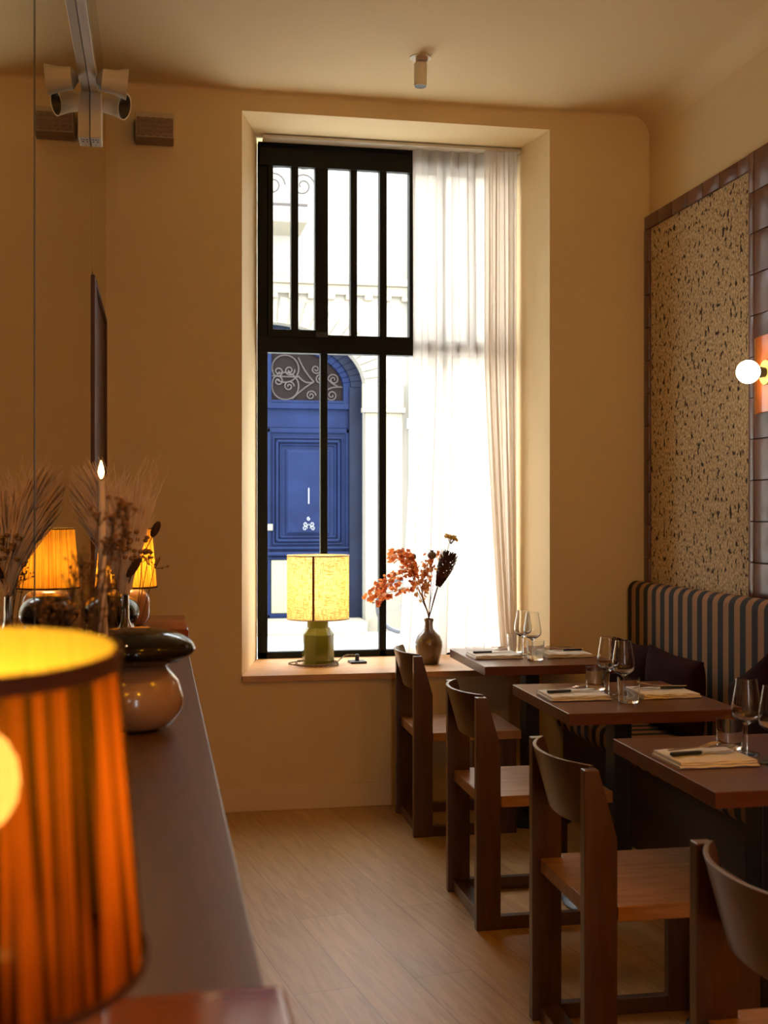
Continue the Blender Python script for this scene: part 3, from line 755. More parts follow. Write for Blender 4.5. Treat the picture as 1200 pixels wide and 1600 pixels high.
# ------------------------------------------------------------------ table settings
def ring_wall(prof_out, t):                                    # closed thin-walled profile
    inn = [(max(r-t, .0004), z) for r, z in reversed(prof_out)]
    return inn
def wine_glass():
    g = thing('wine_glass', '', 'wine glass')
    outer = [(.0038, .078), (.010, .084), (.026, .092), (.038, .103), (.0415, .116), (.040, .135), (.036, .160), (.031, .190), (.0285, .208)]
    inner = [(.0275, .2085), (.0298, .190), (.0348, .160), (.0388, .135), (.0403, .117), (.0365, .1045), (.0245, .0945), (.008, .0885), (.0005, .0875)]
    bm = B(); lathe(bm, outer+inner, 36, cap=True); obj('bowl', bm, M['glass'], g, smooth=50)
    bm = B(); lathe(bm, [(.0035, .0045), (.0030, .04), (.0035, .0785)], 14); obj('stem', bm, M['glass'], g, smooth=60)
    bm = B(); lathe(bm, [(.036, .0005), (.0365, .0015), (.012, .0035), (.004, .0048)], 36); obj('foot', bm, M['glass'], g, smooth=60)
    return g
def tumbler():
    outer = [(.0345, .0005), (.036, .002), (.0375, .03), (.0405, .088)]
    inner = [(.0395, .0885), (.0362, .03), (.034, .010), (.0005, .009)]
    bm = B(); lathe(bm, outer+inner, 36); return obj('tumbler', bm, M['glass'], None, smooth=50)
def napkin():
    bm = B(); n = 20
    def layer(x0, x1, y0, y1, z0, z1, ph):
        r = (z1-z0)/2; cols = []
        for i in range(n+1):
            x = x0+(x1-x0)*i/n; w = .0012*math.sin(i*.9+ph)
            row = []
            for (yy, zz) in ((y0+r, z0), (y1-r, z0), (y1, z0+r), (y1-r, z1), (y0+r*2, z1+.0003), (y0+r, z1), (y0, z0+r)):
                row.append(bm.verts.new((x, yy+.0015*math.sin(i*.5+ph*2), zz+(w if zz > z0+1e-6 else 0))))
            cols.append(row)
        for a, b in zip(cols, cols[1:]):
            for k in range(7): bm.faces.new((a[k], a[(k+1) % 7], b[(k+1) % 7], b[k]))
        bm.faces.new(cols[0]); bm.faces.new(cols[-1][::-1])
    layer(0, .222, -.094, .094, .0005, .0075, 0); layer(.004, .219, -.090, .092, .0075, .0145, 2); layer(.006, .217, -.088, .090, .0145, .0175, 4)
    return obj('folded_napkin', bm, M['napkin'], None, smooth=60)
def knife():
    k = thing('table_knife', '', 'knife')
    bm = B(); prism(bm, [(0, -.006), (.006, -.009), (.085, -.007), (.092, -.004), (.092, .004), (.085, .007), (.006, .009), (0, .006)], 'z', 0, .009); obj('handle', bm, M['plastic'], k, bevel=.002)
    bm = B(); prism(bm, [(.09, -.004), (.11, -.009), (.17, -.010), (.195, -.004), (.20, .003), (.195, .005), (.09, .004)], 'z', .003, .0045); obj('blade', bm, M['steel'], k)
    return k
def fork():
    k = thing('table_fork', '', 'fork')
    bm = B()
    top = lambda x: .004+.012*max(0, (x-.13)/.07)**1.0
    pts = [(0, .0055), (.05, .005), (.09, .0035), (.12, .0035), (.135, .009), (.15, .0125), (.16, .012)]
    for (x0, w0), (x1, w1) in zip(pts, pts[1:]):
        v = [bm.verts.new(p) for p in ((x0, -w0, top(x0)), (x1, -w1, top(x1)), (x1, w1, top(x1)), (x0, w0, top(x0)), (x0, -w0, top(x0)+.0022), (x1, -w1, top(x1)+.0022), (x1, w1, top(x1)+.0022), (x0, w0, top(x0)+.0022))]
        for f in ((3,2,1,0),(4,5,6,7),(0,1,5,4),(1,2,6,5),(2,3,7,6),(3,0,4,7)): bm.faces.new([v[i] for i in f])
    obj('handle', bm, M['steel'], k, bevel=.0006)
    for yy in (-.0095, -.0032, .0032, .0095):
        bm = B(); tube(bm, [(.158, yy, top(.158)+.001), (.18, yy, top(.18)+.001), (.203, yy*.95, top(.203)-.002)], [.0016, .0014, .0008], 5); obj('tine', bm, M['steel'], k, smooth=60)
    return k
protos = dict(w=wine_glass(), t=tumbler(), n=napkin(), k=knife(), f=fork())
used = set()
def place(key, tab, x, y, z, rz, label, cat, group):
    p = protos[key]
    o = p if key not in used else dup(p, (0, 0, 0))
    used.add(key)
    if key == 'f': o.scale = (.86, .95, .95)
    tr = tab.rotation_euler[2]
    o.location = (tab.location.x+x*math.cos(tr)-y*math.sin(tr), tab.location.y+x*math.sin(tr)+y*math.cos(tr), z)
    o.rotation_euler = (0, 0, rz); tag(o, label, cat, group); return o
TT = .7502
names = ['far window table', 'middle table', 'nearest table']
for k, tab in enumerate(tabs):
    nm = names[k]; jit = lambda s=.008: R.uniform(-s, s)
    place('n', tab, .018, -.005+jit(), TT, jit(.03), f'folded cream napkin on the chair side of the {nm}', 'napkin', 'folded napkins')
    place('k', tab, .030, -.012, TT+.0192, .10, f'black-handled knife on the chair-side napkin of the {nm}', 'knife', 'knives on napkins')
    place('f', tab, .026, .002, TT+.0262, .20+jit(.04), f'steel fork on the chair-side napkin of the {nm}', 'fork', 'forks on napkins')
    if k < 2:
        place('n', tab, .575, -.005+jit(), TT, PI+jit(.03), f'folded cream napkin on the banquette side of the {nm}', 'napkin', 'folded napkins')
        place('k', tab, .560, .018, TT+.0192, PI+.05, f'black-handled knife on the banquette-side napkin of the {nm}', 'knife', 'knives on napkins')
        place('f', tab, .566, .004, TT+.0262, PI-.20, f'steel fork on the banquette-side napkin of the {nm}', 'fork', 'forks on napkins')
    place('w', tab, .298, -.055+jit(), TT, 0, f'front wine glass of the pair on the {nm}', 'wine glass', 'wine glasses')
    place('w', tab, .286, .065+jit(), TT, 0, f'rear wine glass of the pair on the {nm}', 'wine glass', 'wine glasses')
    place('t', tab, .285, -.15+jit(), TT, 0, f'short clear tumbler in front of the wine glasses on the {nm}', 'tumbler', 'water tumblers')
    place('t', tab, .275, .155+jit(), TT, 0, f'short clear tumbler behind the wine glasses on the {nm}', 'tumbler', 'water tumblers')

# ------------------------------------------------------------------ sideboard, risers, mirror
HB = .973; XE = .10
sb = thing('sideboard', 'long narrow dark sideboard running along the mirrored wall', 'sideboard', (0, 0, 0))
obj('worktop', boxes((XL+.012, XE, -.6, 4.56, HB-.03, HB)), M['bar'], sb, bevel=.003)
obj('cabinet_body', boxes((XL+.012, XE-.03, -.6, 4.54, .08, HB-.03)), M['trimwood'], sb)
obj('plinth', boxes((XL+.012, XE-.06, -.6, 4.52, 0, .08)), M['black'], sb)
for k, (y0, y1) in enumerate(((.25, .985), (4.02, 4.56))):
    o = obj('lamp_riser', rbox(XL+.014, XE+.004, y0, y1, HB+.0005, HB+.06, .009, 4), M['riser'], None, smooth=40)
    tag(o, ('glossy red-brown block on the near end of the sideboard, bottom left of the photo', 'glossy red-brown block at the far end of the sideboard by the window wall')[k], 'riser', 'glossy sideboard risers')
HR = HB+.06
bm = B()
for y0, y1 in ((-.6, .38), (.3805, 2.41), (2.4125, 4.5)):
    box(bm, XL, XL+.006, y0, y1, 0, CH-.005)
box(bm, XL, XL+.006, 4.5025, YW-.001, 2.306, CH-.005)
mi = tag(obj('wall_mirror', bm, M['mirror']), 'tall seamed mirror panels covering the left wall above the sideboard', 'mirror')
# thin dark seam between two mirror sheets
obj('mirror_seam', boxes((XL+.004, XL+.0075, 2.409, 2.4135, HB, CH-.01)), M['darkhole'], mi)
# dark wooden doorway beyond the mirror
dw = bpy.data.objects.new('door_1', None); link(dw); dw['kind'] = 'structure'
obj('door_jamb', boxes((XL, XL+.014, 4.56, 4.70, 0, 2.30)), M['trimwood'], dw, bevel=.003)
obj('door_panel', boxes((XL, XL+.003, 4.70, 5.66, 0, 2.285)), M['trimwood'], dw)
obj('door_head', boxes((XL, XL+.014, 4.70, 5.68, 2.285, 2.305), (XL, XL+.014, 5.66, 5.68, 0, 2.285)), M['trimwood'], dw)

# ------------------------------------------------------------------ pleated lamps on the sideboard
def pleated_lamp(loc, label, shade_m, dz=0, tilt=0, power=1.0, npl=96):
    t = thing('table_lamp', label, 'lamp', loc, 0, 'pleated amber table lamps')
    obj('lamp_base', rbox(-.080, .080, -.080, .080, 0, .124, .042, 7), M['lampbase'], t, smooth=60)
    bm = B(); lathe(bm, [(.012, .12), (.012, .17)], 14); obj('lamp_holder', bm, M['black'], t, smooth=50)
    z0, z1 = .128+dz, .332+dz; r0, r1 = .103, .086
    def fn(a, z): return 1+.010*math.sin(npl*a)+.006*math.sin(31*a+1)+.004*math.sin(17*a)
    bm = B(); prof = [(r0+(r1-r0)*i/6, z0+(z1-z0)*i/6) for i in range(7)]
    lathe(bm, prof, npl*5, cap=False, fn=fn)
    s = obj('lamp_shade', bm, shade_m, t, smooth=180)
    s.rotation_euler = (tilt, 0, 0)
    for nm_, r, za, zb in (('top_binding', r1+.0042, z1-(.012 if tilt else .004), z1), ('bottom_binding', r0+.0042, z0, z0+.006)):
        bm = B(); lathe(bm, [(r, za), (r, zb), (r-.0015, zb), (r-.0015, za)], 72, cap=False, closed=True)
        obj(nm_, bm, M['shadeband'], s, smooth=40)
    bm = B(); blob(bm, (0, 0, .215), .026, .026, .034); obj('light_bulb', bm, M['bulb'], t, smooth=180)
    light('lamp_light', 'POINT', (loc[0], loc[1], loc[2]+.225), 4.6*power, (1, .58, .15), size=.02)
    return t
pleated_lamp((-.104, 4.20, HR), 'amber pleated lamp at the far end of the sideboard, doubled by the mirror', M['pleat'], power=1.9)
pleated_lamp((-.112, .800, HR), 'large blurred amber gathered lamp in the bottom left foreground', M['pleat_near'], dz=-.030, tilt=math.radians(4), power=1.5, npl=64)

# ------------------------------------------------------------------ pebble candle holders, candle, plume
def pebble(loc, sx, cap, label):                               # cap = centre height, half sizes
    t = thing('stacked_pebble_holder', label, 'ornament', loc, 0, 'glossy stacked pebble ornaments')
    def wob(v): return Vector((v.x*(1+.04*v.y), v.y, (v.z if v.z > 0 else v.z*.85)*(1+.05*v.x)))
    bm = B(); lathe(bm, [(.045*sx, 0), (.080*sx, .012), (.098*sx, .04), (.101*sx, .065), (.090*sx, .10), (.062*sx, cap[0]-cap[3]*.7), (.02, cap[0]-cap[3]*.6)], 48); obj('round_body', bm, M['tanglaze'], t, smooth=180)
    bm = B(); blob(bm, (0, 0, cap[0]), cap[1], cap[2], cap[3], 48, fn=wob); obj('dark_cap', bm, M['darkglaze'], t, smooth=180)
pebble((-.046, 2.52, HB), 1.0, (.165, .124, .124, .044), 'flat dark glossy pebble on a round tan body, the nearer of the two')
pebble((-.141, 3.80, HB), .80, (.136, .089, .15, .062), 'domed dark glossy pebble ornament touching the mirror, farther back')

cz = HB+.196
cp = (-.0464*2.42+.0, 2.42*.998*1.0+.02, cz)
cx_, cy_ = X(158, 2.47), 2.47
# the taper stands in a small dark cup on the nearer pebble
cd_ = thing('taper_candle', 'thin lit cream taper candle standing on the nearer dark pebble', 'candle', (cx_, cy_, HB+.172))
ctop = Z(157, 752, 2.47)-(HB+.172)
bm = B(); tube(bm, [(.004, 0, .012), (.002, 0, ctop*.5), (0, 0, ctop)], [.0100, .0088, .0072], 18); obj('wax_stick', bm, M['wax'], cd_, smooth=60)
bm = B(); lathe(bm, [(.017, 0), (.018, .010), (.013, .026), (.011, .026)], 20, (.004, 0)); obj('candle_cup', bm, M['darkglaze'], cd_, smooth=50)
bm = B(); tube(bm, [(0, 0, ctop-.001), (.0004, 0, ctop+.006)], .0009, 6); obj('wick', bm, M['wick'], cd_)
bm = B(); lathe(bm, [(.0005, ctop+.004), (.0036, ctop+.009), (.0056, ctop+.016), (.0046, ctop+.025), (.002, ctop+.034), (.0003, ctop+.040)], 16); obj('flame', bm, M['flame'], cd_, smooth=180)
light('candle_light', 'POINT', (cx_, cy_, HB+.172+ctop+.05), .8, (1, .68, .34), size=.006)

def plume_vase():
    Y = 3.27; vx = X(196, Y)
    v = thing('bottle_vase', 'slim clear bottle vase on the sideboard holding the feathery plume', 'vase', (vx, Y, HB))
    bm = B(); lathe(bm, [(.020, 0), (.022, .008), (.022, .11), (.018, .14), (.0105, .16), (.009, .235), (.0105, .24), (.0095, .24), (.008, .235), (.0092, .162), (.0168, .138), (.0205, .11), (.0205, .010), (.0005, .008)], 30); obj('bottle', bm, M['glass'], v, smooth=60)
    bm = B(); zb = .02
    top = Vector((vx, Y, HB+.235))
    rr = random.Random(3)
    st = B()
    for k in range(5):
        a = 2*PI*k/5; tube(st, [(vx+.008*math.cos(a), Y+.008*math.sin(a), HB+.012), (vx+.003*math.cos(a+2), Y+.003*math.sin(a+2), HB+.26), (vx+.006*math.cos(a), Y+.006*math.sin(a), HB+.34)], .0022, 5)
    pl = tag(obj('dried_plume_stems', st, M['stem'], None), 'feathery cream dried grass plume spreading from the slim bottle vase', 'dried flowers')
    pl.name = 'dried_grass_plume'
    for i in range(1300):
        left = rr.random() < .55
        if left: ang = math.radians(rr.uniform(-34, -12)); Lh = rr.uniform(.18, .31)
        else: ang = math.radians(rr.uniform(-14, 20)); Lh = rr.uniform(.14, .25)
        x0 = top+Vector((rr.gauss(0, .006), rr.gauss(0, .008), rr.uniform(-.01, .07)))
        dy = rr.gauss(0, .03)
        e = x0+Vector((math.sin(ang), dy*2, math.cos(ang)))*Lh
        if e.x < XL+.012:
            k = (XL+.012-x0.x)/(e.x-x0.x); e = x0+(e-x0)*k; e.x += abs(rr.gauss(0, .004))
        mid = x0+(e-x0)*.5+Vector((.010 if left else -.004, rr.gauss(0, .006), .028 if left else .01))
        pts = bez(x0, mid, e, 8)
        if not left and rr.random() < .16:
            ph = rr.random()*6; dx = rr.uniform(.1, 1.0)
            pts += [e+Vector((.004*math.sin(ph+q*1.1)+.006*q*dx, rr.gauss(0, .002), .013*q)) for q in range(1, 6)]
        pts = [p+Vector((.0014*math.sin(j*1.3+i), .0014*math.cos(j*1.7+i), 0)) for j, p in enumerate(pts)]
        pts = [Vector((max(p.x, XL+.010), p.y, p.z)) for p in pts]
        n = len(pts)
        tube(bm, pts, [.0019*(1-.6*j/n) for j in range(n)], 3, cap=False)
    o = obj('feathery_strands', bm, M['plume'], pl); o['kind'] = 'stuff'
    return v
plume_vase()

# dried flower sprigs standing between the near lamp and the pebbles
def sprig(name, label, base, heads, m_head, r=.006, group=None, nper=9, spread=.018):
    rr = random.Random(len(label)*7)
    bm = B(); hb = B()
    for h in heads:
        h = Vector(h); b = Vector(base)
        mid = b+(h-b)*.6+Vector((rr.gauss(0, .008), rr.gauss(0, .008), 0))
        tube(bm, bez(b, mid, h), .0011, 4)
        for k in range(nper):
            q = h+Vector((rr.gauss(0, spread), rr.gauss(0, spread), rr.gauss(0, spread*.7)))
            tube(bm, [h-Vector((0, 0, .02)), q], .0006, 3)
            blob(hb, q, r*rr.uniform(.7, 1.2), r*rr.uniform(.7, 1.2), r*rr.uniform(.6, 1), 8)
    o = tag(obj(name, bm, M['stem'], None, smooth=60), label, 'dried flowers', group)
    obj('flower_heads', hb, m_head, o, smooth=180)
    return o
# shared jar for them, low behind the near lamp
def P(px, py, Y): return (X(px, Y), Y, Z(px, py, Y))
Yj = 1.62; jx = X(112, Yj)
jv = thing('stoneware_jar', 'small stoneware jar of dried sprigs hidden behind the foreground lamp', 'vase', (jx, Yj, HB))
bm = B(); lathe(bm, [(.035, 0), (.042, .012), (.045, .07), (.030, .12), (.022, .135), (.025, .15), (.021, .15), (.018, .135), (.026, .118), (.041, .07), (.038, .014), (.0005, .012)], 32); obj('jar_body', bm, M['vase'], jv, smooth=60)
jb = (jx, Yj, HB+.014)
sprig('dried_flower_sprig', 'blurred brown dried flower heads just above the foreground lamp rim', jb,
      [P(x, y, Yj+dy) for x, y, dy in ((70, 962, 0), (95, 940, .02), (60, 945, -.01), (110, 955, .0), (130, 930, .02), (112, 912, .01), (118, 888, .03), (142, 890, 0), (128, 868, .02), (150, 915, .03), (170, 905, .02), (88, 968, .03), (150, 955, 0))], M['bud'], r=.0023, nper=12, spread=.012, group='dried sprigs on the sideboard')
sprig('dried_flower_sprig', 'blurred tan seed heads rising in front of the candle and plume', (jx+.004, Yj+.004, HB+.014),
      [P(x, y, Yj+.1+dy) for x, y, dy in ((155, 801, 0), (163, 848, .02), (185, 790, .03), (200, 792, 0), (178, 812, .02), (196, 815, 0), (175, 850, .03), (192, 832, 0))], M['bud'], r=.0032, nper=9, spread=.008, group='dried sprigs on the sideboard')
def dark_head(px, py, Y, tx, rz, label):
    h = Vector(P(px, py, Y)); b = Vector((X(196, 3.27)+.004, 3.27, HB+.02))
    bm = B(); neck = Vector((b.x, b.y, HB+.25)); tube(bm, [b, neck]+bez(neck, neck+(h-neck)*.5+Vector((0, 0, -.01)), h), .0016, 5)
    o = tag(obj('dried_seed_head', bm, M['stem'], None, smooth=60), label, 'dried flowers', 'dark seed heads in the bottle vase')
    bm = B(); blob(bm, h, .011, .011, .024*tx, 12, rot=Matrix.Rotation(rz, 3, 'Y')); obj('head', bm, M['darkbud'], o, smooth=180)
dark_head(243, 828, 3.30, 1.0, .45, 'small dark oval seed head leaning out right of the plume')
dark_head(209, 888, 3.22, 1.3, .6, 'large dark curled seed head below the plume')
sprig('dried_filler_sprig', 'fine brown lacy sprig beside the far pleated lampshade', (X(196, 3.27), 3.27, HB+.02),
      [P(x, y, 3.27) for x, y in ((175, 880), (180, 905), (170, 895), (232, 872), (222, 868), (180, 868), (243, 878), (186, 912))], M['bud'], r=.0032, nper=10, spread=.014, group='dried sprigs on the sideboard')
bm = B(); rr = random.Random(5)
c0 = Vector(P(200, 858, 3.25))
for k in range(60):
    q = c0+Vector((rr.gauss(0, .022), rr.gauss(0, .02), rr.gauss(0, .018)))
    blob(bm, q, .007, .007, .006, 8)
o = obj('dried_bloom', bm, M['bud'], None, smooth=180)
bm = B(); tube(bm, [(X(196, 3.27), 3.27, HB+.02), (X(196, 3.27), 3.27, HB+.25), tuple(c0)], .002, 5)
o2 = tag(obj('dried_bloom_stem', bm, M['stem'], None), 'round tan dried bloom at the foot of the feathery plume', 'dried flowers', 'dried sprigs on the sideboard'); o2.name = 'dried_bloom_sprig'
o.parent = o2

# ------------------------------------------------------------------ lamp on the sill
lx, ly = X(497, 6.03), 6.03
wl = thing('window_lamp', 'green eight-sided ceramic lamp with yellow linen shade on the windowsill', 'lamp', (lx, ly, SZ))
bm = B()
def octring(r, z): return [bm.verts.new((r*math.cos(PI/8+PI/4*k+.12), r*math.sin(PI/8+PI/4*k+.12), z)) for k in range(8)]
rings = [octring(r, z) for r, z in ((.079, 0), (.082, .004), (.082, .155), (.058, .192), (.057, .192))]
for a, b in zip(rings, rings[1:]):
    for k in range(8): bm.faces.new((a[k], a[(k+1) % 8], b[(k+1) % 8], b[k]))
bm.faces.new(rings[0]); bm.faces.new(rings[-1])
lathe(bm, [(.056, .190), (.056, .225), (.05, .23)], 40)
obj('lamp_base', bm, M['green'], wl, smooth=35, bevel=.004)
sz0, sz1 = Z(497, 967, ly)-SZ, Z(497, 869, ly)-SZ
bm = B(); lathe(bm, [(.157, sz0), (.157, sz1)], 72, cap=False); sh = obj('lamp_shade', bm, M['linen'], wl, smooth=180)
tape = mat('cream_tape', (.85, .75, .6), rough=.9)
for nm_, z in (('bottom_binding', sz0), ('top_binding', sz1)):
    bm = B(); lathe(bm, [(.1585, z-.003), (.1585, z+.003), (.155, z+.003), (.155, z-.003)], 72, cap=False, closed=True); obj(nm_, bm, tape, sh, smooth=40)
a = math.radians(-95)-.12
bm = B(); box(bm, -.006, .006, -.0008, .0016, sz0, sz1)
seam = obj('shade_seam', bm, mat('brown_seam', (.30, .12, .04), rough=.9), sh); seam.location = (.159*math.cos(-1.85), .159*math.sin(-1.85), 0); seam.rotation_euler = (0, 0, -1.85+PI/2)
bm = B(); tube(bm, [(0, 0, .22), (0, 0, sz0+.12)], .006, 8); tube(bm, [(-.155, 0, sz0+.03), (.155, 0, sz0+.03)], .002, 6); tube(bm, [(0, -.155, sz0+.03), (0, .155, sz0+.03)], .002, 6); obj('shade_carrier', bm, M['steel'], wl)
bm = B(); blob(bm, (0, 0, sz0+.15), .028, .028, .038); obj('light_bulb', bm, emis('warm_bulb', (1, .75, .35), 30), wl, smooth=180)
light('window_lamp_light', 'POINT', (lx, ly, SZ+sz0+.15), 32, (1, .72, .26), size=.03)
# twisted cord
def cord(pts, r=.0035, tw=110):
    bm = B(); P_ = []
    for a, b in zip(pts, pts[1:]):
        a, b = Vector(a), Vector(b); n = max(2, int((b-a).length/.004)); P_ += [a+(b-a)*i/n for i in range(n)]
    for ph in (0, PI):
        tube(bm, [p+Vector((0, r*.75*math.cos(i*.55+ph), r*.75*math.sin(i*.55+ph)+r)) for i, p in enumerate(P_)], r*.62, 5)
    return bm
pts = []
for i in range(60):
    t = i/59; a = 2.4+t*2*PI*2.0
    rad = .115+.018*math.sin(a*1.5)
    pts.append((lx-.02+rad*math.cos(a), ly-.02+.105*math.sin(a), SZ+.003+.010*t))
pl2 = [(lx+.09, ly-.05, SZ+.012), (lx+.11, ly+.02, SZ+.02), (lx+.15, ly+.06, SZ+.035), (lx+.19, ly+.05, SZ+.038), (X(558, 6.07), 6.07, SZ+.036)]
sp = bez(pl2[0], pl2[1], pl2[2], 8)+bez(pl2[2], pl2[3], pl2[4], 8)[1:]
lc = obj('lamp_cord', cord([(a-lx, b-ly, c-SZ) for a, b, c in pts+sp]), M['cord'], wl, smooth=60, label='twisted fabric cord')
so = thing('floor_socket', 'black flat power socket with a plug on the windowsill', 'socket', (X(558, 6.07), 6.07, SZ), .1)
obj('socket_plate', boxes((-.042, .042, -.04, .035, 0, .012)), M['plastic'], so, bevel=.003)
bm = B(); lathe(bm, [(.011, .012), (.010, .042), (.006, .046)], 16); obj('plug', bm, M['plastic'], so, smooth=50)

# ------------------------------------------------------------------ vase of dried stems on the sill
Yv = 5.97; vx = X(670, Yv)
vs = thing('stoneware_vase', 'brown glazed bottle vase holding dried stems on the windowsill', 'vase', (vx, Yv, SZ))
kz = Z(670, 967, Yv)-SZ
prof = [(.048, 0), (.052, .004), (.062, .05), (.0705, .095), (.070, .118), (.058, .148), (.036, .170), (.024, .185), (.0215, .205), (.0225, .222), (.026, .228), (.0255, .236), (.022, .240), (.018, .238), (.017, .20), (.030, .172), (.062, .12), (.050, .01), (.0005, .008)]
bm = B(); lathe(bm, [(r, z*kz/.240) for r, z in prof], 44); obj('vase_body', bm, M['vase'], vs, smooth=60)
bm = B(); tube(bm, bez((.0, -.024, .222), (-.002, -.062, .20), (.0, -.052, .150)), .006, 8); obj('handle', bm, M['vase'], vs, smooth=60)
vtop = Vector((vx, Yv, SZ+kz)); vbot = Vector((vx, Yv, SZ+.012))
def V(px, py, dy=0): return Vector((X(px, Yv+dy), Yv+dy, Z(px, py, Yv+dy)))
def leafmesh(bm, c, nrm, up, r, rr):
    s = nrm.cross(up).normalized(); u = s.cross(nrm).normalized()
    n = 8; cen = bm.verts.new(c+nrm*r*.25); ring = []
    for k in range(n):
        a = 2*PI*k/n; q = r*rr.uniform(.72, 1.2)*(1.25 if k == 2 else 1)
        ring.append(bm.verts.new(c+s*q*math.cos(a)*.92+u*q*math.sin(a)+nrm*rr.uniform(-.3, .3)*r))
    for k in range(n): bm.faces.new((cen, ring[k], ring[(k+1) % n]))
def branch(label, ctrl, nl, m_leaf, seed, r=.015, t0=.3, twigs=0):
    rr = random.Random(seed)
    pts = [vbot+Vector((rr.gauss(0, .01), rr.gauss(0, .008), 0)), vtop+Vector((rr.gauss(0, .004), rr.gauss(0, .004), 0))]
    path = []
    cs_ = [vtop]+[Vector(c) for c in ctrl]
    for i in range(len(cs_)-1):
        a, b = cs_[i], cs_[i+1]
        p_ = cs_[i-1] if i else vbot; n_ = cs_[i+2] if i+2 < len(cs_) else b+(b-a)
        for k in range(10):
            t = k/10
            path.append(.5*((2*a)+(b-p_)*t+(2*p_-5*a+4*b-n_)*t*t+(-p_+3*a-3*b+n_)*t**3))
    path.append(cs_[-1])
    full = [pts[0]]+path
    bm = B(); n = len(full); tube(bm, full, [.0024-.0016*i/n for i in range(n)], 5)
    lb = B()
    for k in range(nl):
        t = t0+(1-t0)*(k+rr.random()*.8)/nl; idx = min(int(t*(len(path)-1)), len(path)-2)
        p = path[idx]; d = (path[idx+1]-p).normalized()
        off = Vector((rr.gauss(0, 1), rr.gauss(0, 1), rr.gauss(0, 1))); off -= d*off.dot(d); off.normalize()
        q = p+off*rr.uniform(.006, .026)
        tube(bm, [p, q], .0006, 3)
        nrm = Vector((rr.gauss(0, .8), -1+rr.gauss(0, .8), rr.gauss(0, .8))).normalized()
        leafmesh(lb, q+off*r*.6, nrm, d+off*.3, r*rr.uniform(.65, 1.15), rr)
    o = tag(obj('dried_eucalyptus_branch', bm, M['stem'], None, smooth=60), label, 'dried branch', 'dried eucalyptus branches')
    obj('leaves', lb, m_leaf, o)
    return o
branch('long orange branch arching lowest to the left over the window bar', [V(650, 915), V(636, 895), V(610, 905), V(590, 920), V(570, 940)], 84, M['leaf'], 1, r=.0125, t0=.36)
branch('short orange branch with leaves drooping towards the lower left', [V(655, 925, .02), V(640, 918, .02), V(615, 925, .02), V(597, 930, .02), V(582, 945, .02)], 64, M['leaf'], 2, r=.0125, t0=.34)
branch('upright orange branch fanning out at the top left of the bouquet', [V(652, 915, .03), V(643, 888, .03), V(628, 868, .03), V(606, 872, .03)], 84, M['leaf'], 3, r=.013, t0=.36)
branch('tan and orange branch close beside the poppy pod', [V(660, 935, -.03), V(661, 910, -.03), V(668, 893, -.03), V(676, 880, -.03)], 44, M['leafpale'], 4, r=.0125, t0=.2)
branch('reddish branch filling the middle of the bouquet', [V(652, 925, .01), V(646, 900, .01), V(640, 875, .01), V(625, 862, .01)], 70, M['leaf'], 6, r=.013, t0=.34)
branch('small sprig of rusty leaves high beside the dark protea', [V(676, 920, .02), V(684, 885, .02), V(690, 862, .02)], 9, M['leaf'], 8, r=.010, t0=.8)
def stemmed(name, label, head, mats, build, bend=(0, 0, 0), r=.0022):
    h = Vector(head); bm = B(); tube(bm, [vbot]+bez(vtop, vtop+(h-vtop)*.5+Vector(bend), h), r, 6)
    o = tag(obj(name, bm, M['stem'], None, smooth=60), label, 'dried flower'); build(o, h); return o
def b_pod(o, h):
    bm = B(); blob(bm, h+Vector((0, 0, .014)), .023, .023, .021, 20); obj('seed_pod', bm, M['pod'], o, smooth=180)
    bm = B(); lathe(bm, [(.004, h.z+.033), (.012, h.z+.038), (.011, h.z+.040)], 12, (h.x, h.y)); obj('crown', bm, M['darkbud'], o, smooth=50)
branch('rusty branch arching right of centre towards the poppy pod', [V(660, 930, -.01), V(668, 905, -.01), V(664, 885, -.01), V(672, 870, -.01)], 40, M['leaf'], 9, r=.012, t0=.3)
stemmed('poppy_seed_head', 'round dried poppy pod on a straight stem in the middle of the bouquet', V(675, 873), None, b_pod, bend=(.004, 0, 0))
def b_pod2(o, h):
    bm = B(); blob(bm, h, .019, .019, .018, 16); obj('seed_pod', bm, M['pod'], o, smooth=180)
stemmed('poppy_seed_head', 'pale poppy pod tucked behind the orange leaves at upper left', V(645, 871, .05), None, b_pod2)
def b_protea(o, h):
    rr = random.Random(11); bm = B()
    ax_ = (V(702, 872)-V(684, 920)).normalized(); c = V(684, 918)
    for i in range(120):
        t = i/119; p = c+ax_*(.165*t)
        rad = .010+.026*math.sin(min(1, t*1.15)*PI*.62)
        a = i*2.4; s = ax_.cross(Vector((0, 1, 0))).normalized(); u = s.cross(ax_)
        out = s*math.cos(a)+u*math.sin(a)
        q = p+out*rad; tip = q+ax_*.030+out*.006*(1+2*t)
        w = ax_.cross(out).normalized()*.012
        v = [bm.verts.new(x) for x in (p+out*rad*.4, q-w, tip, q+w)]; bm.faces.new((v[0], v[1], v[2], v[3]))
    obj('bracts', bm, M['protea'], o)
    bm = B(); 
    for i in range(70):
        a = rr.random()*6.28; r_ = .024*math.sqrt(rr.random()); s = ax_.cross(Vector((0, 1, 0))).normalized(); u = s.cross(ax_)
        p = c+ax_*.15+(s*math.cos(a)+u*math.sin(a))*r_
        tube(bm, [p, p+ax_*rr.uniform(.03, .045)+(s*math.cos(a)+u*math.sin(a))*.008], [.0014, .0018], 4)
    obj('crown_tuft', bm, M['darkbud'], o)
stemmed('dried_protea', 'dark brown scaly protea head on the right of the bouquet', V(684, 918), None, b_protea, r=.0035)
